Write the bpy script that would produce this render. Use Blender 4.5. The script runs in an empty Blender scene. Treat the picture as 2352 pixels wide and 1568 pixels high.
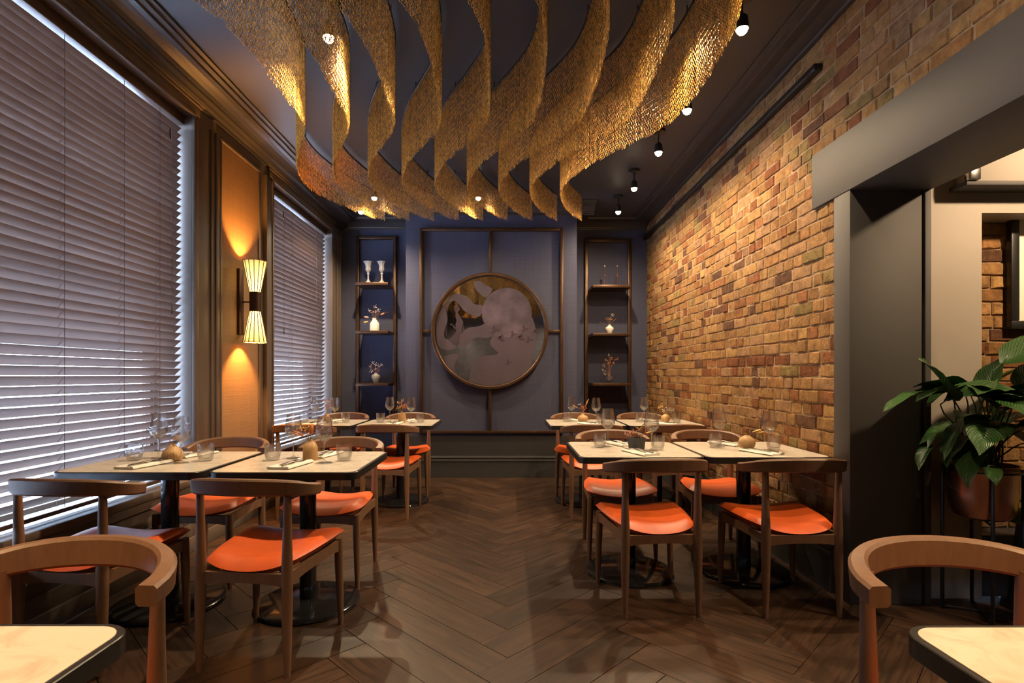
import bpy, bmesh, math, random
import numpy as np
from mathutils import Vector, Matrix, Euler, noise

R = math.radians
PI = math.pi
random.seed(7)
scene = bpy.context.scene
COL = scene.collection

# ------------------------------------------------------------------ camera, sky, exposure
cam_data = bpy.data.cameras.new('camera')
cam_data.sensor_width = 36.0
cam_data.lens = 18.98
cam_data.shift_x = 10 / 2352
cam_data.shift_y = 77 / 2352
cam_data.clip_start = 0.05
cam = bpy.data.objects.new('camera', cam_data)
cam.location = (0, 0, 1.2)
cam.rotation_euler = (R(90), 0, 0)
COL.objects.link(cam)
scene.camera = cam

scene.view_settings.view_transform = 'Standard'
scene.view_settings.look = 'None'
scene.view_settings.gamma = 1.0
scene.view_settings.use_curve_mapping = False
scene.view_settings.exposure = 0.0
scene.cycles.use_denoising = True
scene.cycles.max_bounces = 9
scene.cycles.transparent_max_bounces = 24
scene.cycles.sample_clamp_indirect = 4.0
scene.cycles.caustics_reflective = False
scene.cycles.caustics_refractive = False

SKY = 42.0
world = bpy.data.worlds.new('sky')
scene.world = world
world.use_nodes = True
wbg = world.node_tree.nodes['Background']
wbg.inputs['Color'].default_value = (0.60, 0.75, 1.0, 1)
wbg.inputs['Strength'].default_value = SKY

WARM = (1.0, 0.74, 0.45)
WARM_NEAR = (1.0, 0.63, 0.30)
P_RIGHT, P_INNER, P_NEAR, P_REAR = 128.0, 225.0, 330.0, 75.0     # ceiling spot powers
P_SCONCE = 95.0
P_NEXT = 190.0

# ------------------------------------------------------------------ helpers
def link(o, parent=None):
    COL.objects.link(o)
    if parent is not None:
        o.parent = parent
    return o

def tag(o, label=None, cat=None, group=None, kind=None):
    if label: o['label'] = label
    if cat: o['category'] = cat
    if group: o['group'] = group
    if kind: o['kind'] = kind
    return o

def thing(name, label, cat, loc=(0, 0, 0), rz=0.0, group=None):
    o = bpy.data.objects.new(name, None)
    o.empty_display_size = 0.05
    link(o)
    o.location = loc
    o.rotation_euler = (0, 0, rz)
    return tag(o, label, cat, group)

def struct(name):
    o = bpy.data.objects.new(name, None)
    o.empty_display_size = 0.1
    link(o)
    o['kind'] = 'structure'
    return o

def children_of(o):
    return [c for c in CH.get(o.name, [])]

CH = {}
def copy_tree(o, parent=None):
    c = o.copy()
    COL.objects.link(c)
    if parent is not None:
        c.parent = parent
        CH.setdefault(parent.name, []).append(c)
    for ch in list(CH.get(o.name, [])):
        copy_tree(ch, c)
    return c

class MB:
    """collects shapes, then builds them as one mesh object"""
    def __init__(self):
        self.v, self.f = [], []
    def add(self, vs, fs):
        n = len(self.v)
        self.v += [tuple(p) for p in vs]
        self.f += [tuple(i + n for i in f) for f in fs]
        return self
    def box(self, x0, x1, y0, y1, z0, z1):
        vs = [(x, y, z) for z in (z0, z1) for y in (y0, y1) for x in (x0, x1)]
        return self.add(vs, [(0, 2, 3, 1), (4, 5, 7, 6), (0, 1, 5, 4), (1, 3, 7, 5), (3, 2, 6, 7), (2, 0, 4, 6)])
    def rbox(self, x0, x1, y0, y1, z0, z1, r=0.003, seg=2):
        bm = bmesh.new()
        bmesh.ops.create_cube(bm, size=1.0)
        for v in bm.verts:
            v.co = Vector(((x0 + x1) / 2 + v.co.x * (x1 - x0), (y0 + y1) / 2 + v.co.y * (y1 - y0), (z0 + z1) / 2 + v.co.z * (z1 - z0)))
        bmesh.ops.bevel(bm, geom=bm.edges[:], offset=r, segments=seg, profile=0.5, affect='EDGES')
        return self.bm(bm)
    def bm(self, bm):
        bm.verts.index_update()
        self.add([v.co[:] for v in bm.verts], [[v.index for v in f.verts] for f in bm.faces])
        bm.free()
        return self
    def lathe(self, prof, n=24, c=(0, 0, 0), cap0=False, cap1=False, closed=False, flute=None):
        base = len(self.v)
        vs = []
        for (r, z) in prof:
            for k in range(n):
                a = 2 * PI * k / n
                rr = r * (1 + (flute(a, z) if flute else 0))
                vs.append((c[0] + rr * math.cos(a), c[1] + rr * math.sin(a), c[2] + z))
        fs = []
        m = len(prof)
        for i in range(m if closed else m - 1):
            j = (i + 1) % m
            for k in range(n):
                k2 = (k + 1) % n
                fs.append((i * n + k, i * n + k2, j * n + k2, j * n + k))
        if cap0: fs.append(tuple(range(n - 1, -1, -1)))
        if cap1: fs.append(tuple((m - 1) * n + k for k in range(n)))
        return self.add(vs, fs)
    def tube(self, pts, rad, n=8, cap=True):
        pts = [Vector(p) for p in pts]
        m = len(pts)
        if not hasattr(rad, '__len__'):
            rad = [rad] * m
        vs, fs = [], []
        prev = None
        for i, p in enumerate(pts):
            t = (pts[min(i + 1, m - 1)] - pts[max(i - 1, 0)]).normalized()
            if prev is None:
                u = t.orthogonal().normalized()
            else:
                u = (prev - t * prev.dot(t))
                u = u.normalized() if u.length > 1e-6 else t.orthogonal().normalized()
            prev = u
            w = t.cross(u)
            for k in range(n):
                a = 2 * PI * k / n
                vs.append(p + (u * math.cos(a) + w * math.sin(a)) * rad[i])
        for i in range(m - 1):
            for k in range(n):
                k2 = (k + 1) % n
                fs.append((i * n + k, i * n + k2, (i + 1) * n + k2, (i + 1) * n + k))
        if cap:
            fs.append(tuple(range(n - 1, -1, -1)))
            fs.append(tuple((m - 1) * n + k for k in range(n)))
        return self.add(vs, fs)
    def prism(self, poly, z0, z1, bev=0.0):
        """extrude an xy polygon (anticlockwise)"""
        n = len(poly)
        if bev > 0:
            cx = sum(p[0] for p in poly) / n; cy = sum(p[1] for p in poly) / n
            def ins(p):
                d = Vector((p[0] - cx, p[1] - cy)); L = d.length
                d *= (L - bev) / L
                return (cx + d.x, cy + d.y)
            rings = [(poly, z0), (poly, z1 - bev), ([ins(p) for p in poly], z1)]
        else:
            rings = [(poly, z0), (poly, z1)]
        vs = [(p[0], p[1], z) for (pl, z) in rings for p in pl]
        fs = [tuple(range(n - 1, -1, -1)), tuple((len(rings) - 1) * n + k for k in range(n))]
        for i in range(len(rings) - 1):
            for k in range(n):
                k2 = (k + 1) % n
                fs.append((i * n + k, i * n + k2, (i + 1) * n + k2, (i + 1) * n + k))
        return self.add(vs, fs)
    def ico(self, c, r, sub=1, sc=(1, 1, 1), rot=None):
        bm = bmesh.new()
        bmesh.ops.create_icosphere(bm, subdivisions=sub, radius=r)
        for v in bm.verts:
            p = Vector((v.co.x * sc[0], v.co.y * sc[1], v.co.z * sc[2]))
            if rot is not None: p = rot @ p
            v.co = p + Vector(c)
        return self.bm(bm)
    def sweep(self, sections, closed_ring=True, cap=True):
        """sections: list of equal-length rings of points"""
        n = len(sections[0])
        vs = [p for s in sections for p in s]
        fs = []
        for i in range(len(sections) - 1):
            for k in range(n if closed_ring else n - 1):
                k2 = (k + 1) % n
                fs.append((i * n + k, i * n + k2, (i + 1) * n + k2, (i + 1) * n + k))
        if cap:
            fs.append(tuple(range(n - 1, -1, -1)))
            fs.append(tuple((len(sections) - 1) * n + k for k in range(n)))
        return self.add(vs, fs)
    def mesh(self, name, mat=None, smooth=True, angle=35, fix=True):
        me = bpy.data.meshes.new(name)
        me.from_pydata(self.v, [], self.f)
        if fix:
            bm = bmesh.new(); bm.from_mesh(me)
            bmesh.ops.recalc_face_normals(bm, faces=bm.faces[:])
            bm.to_mesh(me); bm.free()
        if smooth:
            me.polygons.foreach_set('use_smooth', [True] * len(me.polygons))
            me.set_sharp_from_angle(angle=R(angle))
        if mat is not None:
            me.materials.append(mat)
        me.update()
        return me
    def build(self, name, mat, parent=None, smooth=True, angle=35, label=None, loc=None, fix=True):
        o = bpy.data.objects.new(name, self.mesh(name, mat, smooth, angle, fix))
        link(o, parent)
        if parent is not None:
            CH.setdefault(parent.name, []).append(o)
        if loc is not None: o.location = loc
        if label: o['label'] = label
        return o

def inst(name, me, parent=None, loc=(0, 0, 0), rot=(0, 0, 0), scale=(1, 1, 1)):
    o = bpy.data.objects.new(name, me)
    link(o, parent)
    o.location = loc; o.rotation_euler = rot; o.scale = scale
    if parent is not None:
        CH.setdefault(parent.name, []).append(o)
    return o

def rounded_rect(hx, hy, r, seg=6):
    out = []
    for (sx, sy, a0) in ((1, 1, 0), (-1, 1, 90), (-1, -1, 180), (1, -1, 270)):
        for k in range(seg + 1):
            a = R(a0 + 90 * k / seg)
            out.append((sx * (hx - r) + r * math.cos(a), sy * (hy - r) + r * math.sin(a)))
    return out

def smooth_curve(pts, n):
    """resample points with a natural cubic spline in each coordinate"""
    P = np.array(pts, float)
    d = np.r_[0, np.cumsum(np.linalg.norm(np.diff(P, axis=0), axis=1))]
    m = len(P)
    h = np.diff(d)
    A = np.zeros((m, m)); B = np.zeros((m, P.shape[1]))
    A[0, 0] = A[-1, -1] = 1
    for i in range(1, m - 1):
        A[i, i - 1] = h[i - 1]; A[i, i] = 2 * (h[i - 1] + h[i]); A[i, i + 1] = h[i]
        B[i] = 6 * ((P[i + 1] - P[i]) / h[i] - (P[i] - P[i - 1]) / h[i - 1])
    M = np.linalg.solve(A, B)
    t = np.linspace(0, d[-1], n)
    idx = np.clip(np.searchsorted(d, t) - 1, 0, m - 2)
    a = (t - d[idx])[:, None]; b = (d[idx + 1] - t)[:, None]; hh = h[idx][:, None]
    return M[idx] * b ** 3 / (6 * hh) + M[idx + 1] * a ** 3 / (6 * hh) + (P[idx] / hh - M[idx] * hh / 6) * b + (P[idx + 1] / hh - M[idx + 1] * hh / 6) * a

# ------------------------------------------------------------------ materials
def nt(name):
    m = bpy.data.materials.new(name)
    m.use_nodes = True
    t = m.node_tree
    return m, t, t.nodes['Principled BSDF']

def setp(b, **kw):
    for k, v in kw.items():
        b.inputs[k.replace('_', ' ')].default_value = v

def mat(name, col, rough=0.5, metal=0.0, noise_amt=0.15, noise_scale=8.0, bump=0.0, bump_scale=60.0, spec=0.5, stretch=(1, 1, 1), coat=0.0, coords='Object', detail=4):
    m, t, b = nt(name)
    setp(b, Roughness=rough, Metallic=metal)
    b.inputs['Specular IOR Level'].default_value = spec
    if coat:
        b.inputs['Coat Weight'].default_value = coat
        b.inputs['Coat Roughness'].default_value = 0.08
    tc = t.nodes.new('ShaderNodeTexCoord')
    mp = t.nodes.new('ShaderNodeMapping')
    mp.inputs['Scale'].default_value = stretch
    t.links.new(tc.outputs[coords], mp.inputs['Vector'])
    nz = t.nodes.new('ShaderNodeTexNoise')
    nz.inputs['Scale'].default_value = noise_scale
    nz.inputs['Detail'].default_value = detail
    t.links.new(mp.outputs[0], nz.inputs['Vector'])
    rp = t.nodes.new('ShaderNodeValToRGB')
    lo = [c * (1 - noise_amt) for c in col]; hi = [min(1, c * (1 + noise_amt)) for c in col]
    rp.color_ramp.elements[0].position = 0.3; rp.color_ramp.elements[1].position = 0.7
    rp.color_ramp.elements[0].color = (*lo, 1); rp.color_ramp.elements[1].color = (*hi, 1)
    t.links.new(nz.outputs['Fac'], rp.inputs[0])
    t.links.new(rp.outputs[0], b.inputs['Base Color'])
    if bump:
        n2 = t.nodes.new('ShaderNodeTexNoise')
        n2.inputs['Scale'].default_value = bump_scale
        n2.inputs['Detail'].default_value = 5
        t.links.new(mp.outputs[0], n2.inputs['Vector'])
        bp = t.nodes.new('ShaderNodeBump')
        bp.inputs['Strength'].default_value = bump
        bp.inputs['Distance'].default_value = 0.01
        t.links.new(n2.outputs['Fac'], bp.inputs['Height'])
        t.links.new(bp.outputs[0], b.inputs['Normal'])
    return m

def emit_mat(name, col, strength):
    m, t, b = nt(name)
    setp(b, Base_Color=(*col, 1))
    b.inputs['Emission Color'].default_value = (*col, 1)
    b.inputs['Emission Strength'].default_value = strength
    return m

def glass_mat(name, tint=(0.995, 0.997, 0.997), edge=0.55, refract=0.0):
    m, t, b = nt(name)
    t.nodes.remove(b)
    out = t.nodes['Material Output']
    tr = t.nodes.new('ShaderNodeBsdfTransparent'); tr.inputs[0].default_value = (*tint, 1)
    gl = t.nodes.new('ShaderNodeBsdfGlossy'); gl.inputs['Roughness'].default_value = 0.07
    lw = t.nodes.new('ShaderNodeLayerWeight'); lw.inputs['Blend'].default_value = edge
    mr = t.nodes.new('ShaderNodeMapRange')
    mr.inputs['To Min'].default_value = 0.05; mr.inputs['To Max'].default_value = 0.62
    t.links.new(lw.outputs['Facing'], mr.inputs['Value'])
    mx = t.nodes.new('ShaderNodeMixShader')
    t.links.new(mr.outputs[0], mx.inputs['Fac'])
    t.links.new(tr.outputs[0], mx.inputs[1]); t.links.new(gl.outputs[0], mx.inputs[2])
    if refract:
        rf = t.nodes.new('ShaderNodeBsdfGlass'); rf.inputs['IOR'].default_value = 1.48; rf.inputs['Roughness'].default_value = 0.0
        m2 = t.nodes.new('ShaderNodeMixShader'); m2.inputs['Fac'].default_value = refract
        t.links.new(mx.outputs[0], m2.inputs[1]); t.links.new(rf.outputs[0], m2.inputs[2])
        mx = m2
    t.links.new(mx.outputs[0], out.inputs['Surface'])
    return m

def weave_mat(name, col, amt=0.18, rough=0.85):
    """linen-look wall covering: two crossed fine noises"""
    m, t, b = nt(name)
    setp(b, Roughness=rough)
    b.inputs['Specular IOR Level'].default_value = 0.25
    tc = t.nodes.new('ShaderNodeTexCoord')
    outs = []
    for st in ((3, 3, 160), (160, 160, 3)):
        mp = t.nodes.new('ShaderNodeMapping'); mp.inputs['Scale'].default_value = st
        t.links.new(tc.outputs['Object'], mp.inputs['Vector'])
        nz = t.nodes.new('ShaderNodeTexNoise'); nz.inputs['Scale'].default_value = 1.0; nz.inputs['Detail'].default_value = 2
        t.links.new(mp.outputs[0], nz.inputs['Vector'])
        outs.append(nz.outputs['Fac'])
    ad = t.nodes.new('ShaderNodeMath'); ad.operation = 'ADD'
    t.links.new(outs[0], ad.inputs[0]); t.links.new(outs[1], ad.inputs[1])
    rp = t.nodes.new('ShaderNodeMapRange')
    rp.inputs['From Min'].default_value = 0.6; rp.inputs['From Max'].default_value = 1.4
    rp.inputs['To Min'].default_value = 1 - amt; rp.inputs['To Max'].default_value = 1 + amt
    t.links.new(ad.outputs[0], rp.inputs['Value'])
    mu = t.nodes.new('ShaderNodeVectorMath'); mu.operation = 'SCALE'
    mu.inputs[0].default_value = col
    t.links.new(rp.outputs[0], mu.inputs['Scale'])
    t.links.new(mu.outputs[0], b.inputs['Base Color'])
    bp = t.nodes.new('ShaderNodeBump'); bp.inputs['Strength'].default_value = 0.25; bp.inputs['Distance'].default_value = 0.004
    t.links.new(ad.outputs[0], bp.inputs['Height']); t.links.new(bp.outputs[0], b.inputs['Normal'])
    return m

def wood_mat(name, c1, c2, rough=0.45, scale=(30, 30, 2.5), dist=3.0, rand=0.0, coat=0.0, coords='Object', bump=0.05):
    m, t, b = nt(name)
    setp(b, Roughness=rough)
    if coat:
        b.inputs['Coat Weight'].default_value = coat; b.inputs['Coat Roughness'].default_value = 0.2
    tc = t.nodes.new('ShaderNodeTexCoord')
    oi = t.nodes.new('ShaderNodeObjectInfo')
    mp = t.nodes.new('ShaderNodeMapping'); mp.inputs['Scale'].default_value = scale
    t.links.new(tc.outputs[coords], mp.inputs['Vector'])
    sc = t.nodes.new('ShaderNodeVectorMath'); sc.operation = 'SCALE'; sc.inputs[0].default_value = (37, 17, 23)
    t.links.new(oi.outputs['Random'], sc.inputs['Scale'])
    ad = t.nodes.new('ShaderNodeVectorMath'); ad.operation = 'ADD'
    t.links.new(mp.outputs[0], ad.inputs[0]); t.links.new(sc.outputs[0], ad.inputs[1])
    nz = t.nodes.new('ShaderNodeTexNoise'); nz.inputs['Scale'].default_value = 1.0; nz.inputs['Detail'].default_value = 7
    nz.inputs['Distortion'].default_value = dist; nz.inputs['Roughness'].default_value = 0.62
    t.links.new(ad.outputs[0], nz.inputs['Vector'])
    rp = t.nodes.new('ShaderNodeValToRGB')
    rp.color_ramp.elements[0].position = 0.32; rp.color_ramp.elements[1].position = 0.68
    rp.color_ramp.elements[0].color = (*c1, 1); rp.color_ramp.elements[1].color = (*c2, 1)
    t.links.new(nz.outputs['Fac'], rp.inputs[0])
    mr = t.nodes.new('ShaderNodeMapRange'); mr.inputs['To Min'].default_value = 1 - rand; mr.inputs['To Max'].default_value = 1 + rand
    t.links.new(oi.outputs['Random'], mr.inputs['Value'])
    mu = t.nodes.new('ShaderNodeVectorMath'); mu.operation = 'SCALE'
    t.links.new(rp.outputs[0], mu.inputs[0]); t.links.new(mr.outputs[0], mu.inputs['Scale'])
    t.links.new(mu.outputs[0], b.inputs['Base Color'])
    bp = t.nodes.new('ShaderNodeBump'); bp.inputs['Strength'].default_value = bump; bp.inputs['Distance'].default_value = 0.01
    t.links.new(nz.outputs['Fac'], bp.inputs['Height']); t.links.new(bp.outputs[0], b.inputs['Normal'])
    return m

def brick_mat(name):
    m, t, b = nt(name)
    setp(b, Roughness=0.9)
    b.inputs['Specular IOR Level'].default_value = 0.2
    at = t.nodes.new('ShaderNodeAttribute'); at.attribute_name = 'brick_tint'
    ge = t.nodes.new('ShaderNodeNewGeometry')
    def nz(scale, detail, rough=0.6):
        n = t.nodes.new('ShaderNodeTexNoise'); n.inputs['Scale'].default_value = scale
        n.inputs['Detail'].default_value = detail; n.inputs['Roughness'].default_value = rough
        t.links.new(ge.outputs['Position'], n.inputs['Vector'])
        return n
    n1 = nz(22, 6); n2 = nz(70, 5, 0.7); n3 = nz(3.0, 3)
    mr = t.nodes.new('ShaderNodeMapRange'); mr.inputs['From Min'].default_value = 0.3; mr.inputs['From Max'].default_value = 0.7
    mr.inputs['To Min'].default_value = 0.62; mr.inputs['To Max'].default_value = 1.35
    t.links.new(n1.outputs['Fac'], mr.inputs['Value'])
    mu = t.nodes.new('ShaderNodeVectorMath'); mu.operation = 'SCALE'
    t.links.new(at.outputs['Color'], mu.inputs[0]); t.links.new(mr.outputs[0], mu.inputs['Scale'])
    # pale mortar smears
    rp = t.nodes.new('ShaderNodeMapRange'); rp.inputs['From Min'].default_value = 0.60; rp.inputs['From Max'].default_value = 0.72
    rp.inputs['To Max'].default_value = 0.45
    t.links.new(n2.outputs['Fac'], rp.inputs['Value'])
    mx = t.nodes.new('ShaderNodeMix'); mx.data_type = 'RGBA'
    t.links.new(rp.outputs[0], mx.inputs['Factor']); t.links.new(mu.outputs[0], mx.inputs['A'])
    mx.inputs['B'].default_value = (0.46, 0.33, 0.20, 1)
    t.links.new(mx.outputs['Result'], b.inputs['Base Color'])
    a2 = t.nodes.new('ShaderNodeMath'); a2.operation = 'ADD'
    t.links.new(n1.outputs['Fac'], a2.inputs[0]); t.links.new(n2.outputs['Fac'], a2.inputs[1])
    bp = t.nodes.new('ShaderNodeBump'); bp.inputs['Strength'].default_value = 0.75; bp.inputs['Distance'].default_value = 0.012
    t.links.new(a2.outputs[0], bp.inputs['Height']); t.links.new(bp.outputs[0], b.inputs['Normal'])
    return m

def leaf_mat(name):
    m, t, b = nt(name)
    setp(b, Roughness=0.28)
    tc = t.nodes.new('ShaderNodeTexCoord')
    sx = t.nodes.new('ShaderNodeSeparateXYZ'); t.links.new(tc.outputs['UV'], sx.inputs[0])
    ab = t.nodes.new('ShaderNodeMath'); ab.operation = 'SUBTRACT'; t.links.new(sx.outputs['X'], ab.inputs[0]); ab.inputs[1].default_value = 0.5
    a2 = t.nodes.new('ShaderNodeMath'); a2.operation = 'ABSOLUTE'; t.links.new(ab.outputs[0], a2.inputs[0])
    mu = t.nodes.new('ShaderNodeMath'); mu.operation = 'MULTIPLY_ADD'; t.links.new(a2.outputs[0], mu.inputs[0]); mu.inputs[1].default_value = -0.7
    t.links.new(sx.outputs['Y'], mu.inputs[2])
    sn = t.nodes.new('ShaderNodeMath'); sn.operation = 'MULTIPLY'; t.links.new(mu.outputs[0], sn.inputs[0]); sn.inputs[1].default_value = 110.0
    s2 = t.nodes.new('ShaderNodeMath'); s2.operation = 'SINE'; t.links.new(sn.outputs[0], s2.inputs[0])
    rp = t.nodes.new('ShaderNodeValToRGB')
    rp.color_ramp.elements[0].color = (0.018, 0.055, 0.012, 1); rp.color_ramp.elements[1].color = (0.050, 0.130, 0.028, 1)
    mr = t.nodes.new('ShaderNodeMapRange'); mr.inputs['From Min'].default_value = -1
    t.links.new(s2.outputs[0], mr.inputs['Value']); t.links.new(mr.outputs[0], rp.inputs[0])
    t.links.new(rp.outputs[0], b.inputs['Base Color'])
    bp = t.nodes.new('ShaderNodeBump'); bp.inputs['Strength'].default_value = 0.5; bp.inputs['Distance'].default_value = 0.004
    t.links.new(s2.outputs[0], bp.inputs['Height']); t.links.new(bp.outputs[0], b.inputs['Normal'])
    return m

def marble_mat(name, base, vein):
    m, t, b = nt(name)
    setp(b, Roughness=0.16)
    tc = t.nodes.new('ShaderNodeTexCoord'); oi = t.nodes.new('ShaderNodeObjectInfo')
    sc = t.nodes.new('ShaderNodeVectorMath'); sc.operation = 'SCALE'; sc.inputs[0].default_value = (9, 5, 0)
    t.links.new(oi.outputs['Random'], sc.inputs['Scale'])
    ad = t.nodes.new('ShaderNodeVectorMath'); ad.operation = 'ADD'
    t.links.new(tc.outputs['Object'], ad.inputs[0]); t.links.new(sc.outputs[0], ad.inputs[1])
    n1 = t.nodes.new('ShaderNodeTexNoise'); n1.inputs['Scale'].default_value = 9; n1.inputs['Detail'].default_value = 8
    n1.inputs['Distortion'].default_value = 1.6; n1.inputs['Roughness'].default_value = 0.6
    t.links.new(ad.outputs[0], n1.inputs['Vector'])
    rp = t.nodes.new('ShaderNodeValToRGB')
    e = rp.color_ramp.elements
    e[0].position = 0.30; e[0].color = (*vein, 1)
    e[1].position = 0.52; e[1].color = (*base, 1)
    t.links.new(n1.outputs['Fac'], rp.inputs[0])
    t.links.new(rp.outputs[0], b.inputs['Base Color'])
    return m

M = {}
M['taupe'] = mat('taupe_paint', (0.110, 0.084, 0.068), 0.45, noise_amt=0.05, noise_scale=3)
M['sill_paint'] = mat('pale_sill_paint', (0.36, 0.31, 0.26), 0.35, noise_amt=0.05)
M['taupe_cloth'] = weave_mat('taupe_wall_cloth', (0.22, 0.135, 0.075), 0.12, 0.7)
M['linen'] = weave_mat('blue_grey_linen', (0.056, 0.060, 0.100), 0.16)
M['charcoal'] = mat('charcoal_paint', (0.045, 0.043, 0.043), 0.35, noise_amt=0.06, noise_scale=4)
M['ceiling'] = mat('ceiling_paint', (0.045, 0.045, 0.050), 0.5, noise_amt=0.08, noise_scale=2.0)
M['cornice'] = mat('cornice_paint', (0.036, 0.032, 0.032), 0.4, noise_amt=0.08, noise_scale=4)
M['surround'] = mat('grey_surround_paint', (0.054, 0.049, 0.045), 0.65, noise_amt=0.05, noise_scale=2)
M['cream'] = mat('cream_paint', (0.36, 0.315, 0.265), 0.6, noise_amt=0.05, noise_scale=2)
M['dark_void'] = mat('dark_rear_paint', (0.30, 0.30, 0.36), 0.6)
M['mortar'] = mat('lime_mortar', (0.34, 0.225, 0.125), 0.95, noise_amt=0.4, noise_scale=18, bump=0.8, bump_scale=45, coords='Object')
M['brick'] = brick_mat('old_brick')
M['plank'] = wood_mat('walnut_plank', (0.0165, 0.0085, 0.0048), (0.066, 0.033, 0.018), 0.36, (2.2, 26, 26), 1.6, 0.28, bump=0.06)
M['floor_base'] = wood_mat('floor_base_wood', (0.016, 0.009, 0.006), (0.045, 0.025, 0.015), 0.4, (4, 30, 30), 2.0, 0)
M['chair'] = wood_mat('stained_ash', (0.142, 0.072, 0.039), (0.186, 0.096, 0.053), 0.46, (30, 30, 6), 1.2, 0.06, bump=0.02)
M['leather'] = mat('orange_leather', (0.58, 0.086, 0.008), 0.46, noise_amt=0.08, noise_scale=14, bump=0.06, bump_scale=240)
M['marble'] = marble_mat('cream_marble', (0.68, 0.61, 0.53), (0.53, 0.45, 0.37))
M['black_gloss'] = mat('black_lacquer', (0.012, 0.012, 0.014), 0.12, noise_amt=0.1)
M['black_edge'] = mat('black_edge_band', (0.020, 0.019, 0.019), 0.28, noise_amt=0.1)
M['black_metal'] = mat('black_metal', (0.012, 0.012, 0.012), 0.4, noise_amt=0.1)
M['bronze'] = mat('bronze_bar', (0.070, 0.036, 0.019), 0.38, metal=0.6, noise_amt=0.2, noise_scale=12)
M['slat'] = wood_mat('blind_slat_wood', (0.128, 0.084, 0.066), (0.180, 0.120, 0.094), 0.36, (40, 3, 40), 1.0, 0.05, bump=0.02)
M['headrail'] = mat('dark_headrail', (0.055, 0.028, 0.018), 0.4)
M['cord'] = mat('blind_cord', (0.10, 0.075, 0.065), 0.8)
M['glass'] = glass_mat('clear_glass', edge=0.30, refract=0.14)
M['pane'] = glass_mat('window_glass', (0.96, 0.98, 1.0), 0.25)
M['napkin'] = weave_mat('white_napkin', (0.72, 0.68, 0.62), 0.04)
M['steel'] = mat('cutlery_steel', (0.55, 0.53, 0.50), 0.2, metal=1.0, noise_amt=0.04)
M['chain'] = mat('gold_chain', (1.0, 0.47, 0.09), 0.34, metal=0.6, noise_amt=0.12, noise_scale=30)
def chain_mat():
    m = M['chain']; t = m.node_tree; b = t.nodes['Principled BSDF']
    ge = t.nodes.new('ShaderNodeNewGeometry')
    mr = t.nodes.new('ShaderNodeMapRange'); mr.inputs['To Min'].default_value = 0.40; mr.inputs['To Max'].default_value = 1.25
    t.links.new(ge.outputs['Random Per Island'], mr.inputs['Value'])
    mu = t.nodes.new('ShaderNodeVectorMath'); mu.operation = 'SCALE'
    src = b.inputs['Base Color'].links[0].from_socket
    t.links.new(src, mu.inputs[0]); t.links.new(mr.outputs[0], mu.inputs['Scale'])
    t.links.new(mu.outputs[0], b.inputs['Base Color'])
chain_mat()
M['mirror'] = mat('mirror_silver', (0.62, 0.62, 0.66), 0.02, metal=1.0, noise_amt=0.0)
M['print'] = mat('mauve_frosted_print', (0.052, 0.036, 0.050), 0.75, noise_amt=0.12, noise_scale=5)
M['print_line'] = mat('pale_print_line', (0.085, 0.060, 0.066), 0.75, noise_amt=0.05)
M['print_dark'] = mat('plum_print', (0.032, 0.015, 0.027), 0.75, noise_amt=0.1)
M['moon'] = mat('moon_print', (0.060, 0.042, 0.060), 0.75, noise_amt=0.55, noise_scale=5.5, detail=6)
M['white_ceramic'] = mat('white_ceramic', (0.66, 0.62, 0.56), 0.45, noise_amt=0.05)
M['pale_ceramic'] = mat('pale_grey_ceramic', (0.34, 0.335, 0.345), 0.5, noise_amt=0.08)
M['grey_ceramic'] = mat('grey_ceramic', (0.23, 0.22, 0.20), 0.5, noise_amt=0.1)
M['tan_ceramic'] = mat('tan_ceramic', (0.50, 0.30, 0.135), 0.55, noise_amt=0.12, noise_scale=30)
M['black_ceramic'] = mat('black_ceramic', (0.03, 0.028, 0.027), 0.5)
M['copper'] = mat('brushed_copper', (0.58, 0.31, 0.20), 0.30, metal=1.0, noise_amt=0.10, noise_scale=6, stretch=(12, 12, 0.4))
M['copper_thin'] = mat('copper_rod', (0.65, 0.30, 0.18), 0.25, metal=1.0)
M['leaf'] = leaf_mat('glossy_leaf')
M['stalk'] = mat('green_stalk', (0.03, 0.065, 0.018), 0.45)
M['soil'] = mat('potting_soil', (0.02, 0.013, 0.008), 0.95, bump=0.8, bump_scale=90)
M['dry_stem'] = mat('dry_stem', (0.24, 0.12, 0.05), 0.8)
M['dry_gold'] = mat('dry_gold_bloom', (0.62, 0.36, 0.12), 0.85, noise_amt=0.25, noise_scale=60)
M['dry_rust'] = mat('dry_rust_bloom', (0.50, 0.16, 0.06), 0.85, noise_amt=0.25, noise_scale=60)
M['dry_pink'] = mat('dry_pink_bloom', (0.52, 0.30, 0.26), 0.85, noise_amt=0.25, noise_scale=60)
M['dry_white'] = mat('dry_pale_bloom', (0.68, 0.60, 0.52), 0.85, noise_amt=0.15, noise_scale=60)
M['green_cloth'] = mat('olive_velvet', (0.10, 0.13, 0.018), 0.8, noise_amt=0.2)
M['picture'] = mat('pale_picture', (0.85, 0.78, 0.66), 0.6, noise_amt=0.06, noise_scale=2)
M['pavement'] = mat('pavement', (0.55, 0.57, 0.60), 0.9, noise_amt=0.2, noise_scale=2)
M['bulb'] = emit_mat('lamp_glow', (1.0, 0.80, 0.50), 45.0)
# ------------------------------------------------------------------ room dimensions (metres, camera at the origin looking along +y)
XL, XR = -2.16, 1.80           # window wall, brick wall
YB, YA = 6.35, 7.00            # chimney breast face, alcove back
YR = -3.2                      # rear wall behind the camera
ZC = 3.20                      # ceiling
WZ0, WZ1 = 0.50, 2.97          # window opening
WIN = [(1.30, 3.69), (4.95, 6.58)]

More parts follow.
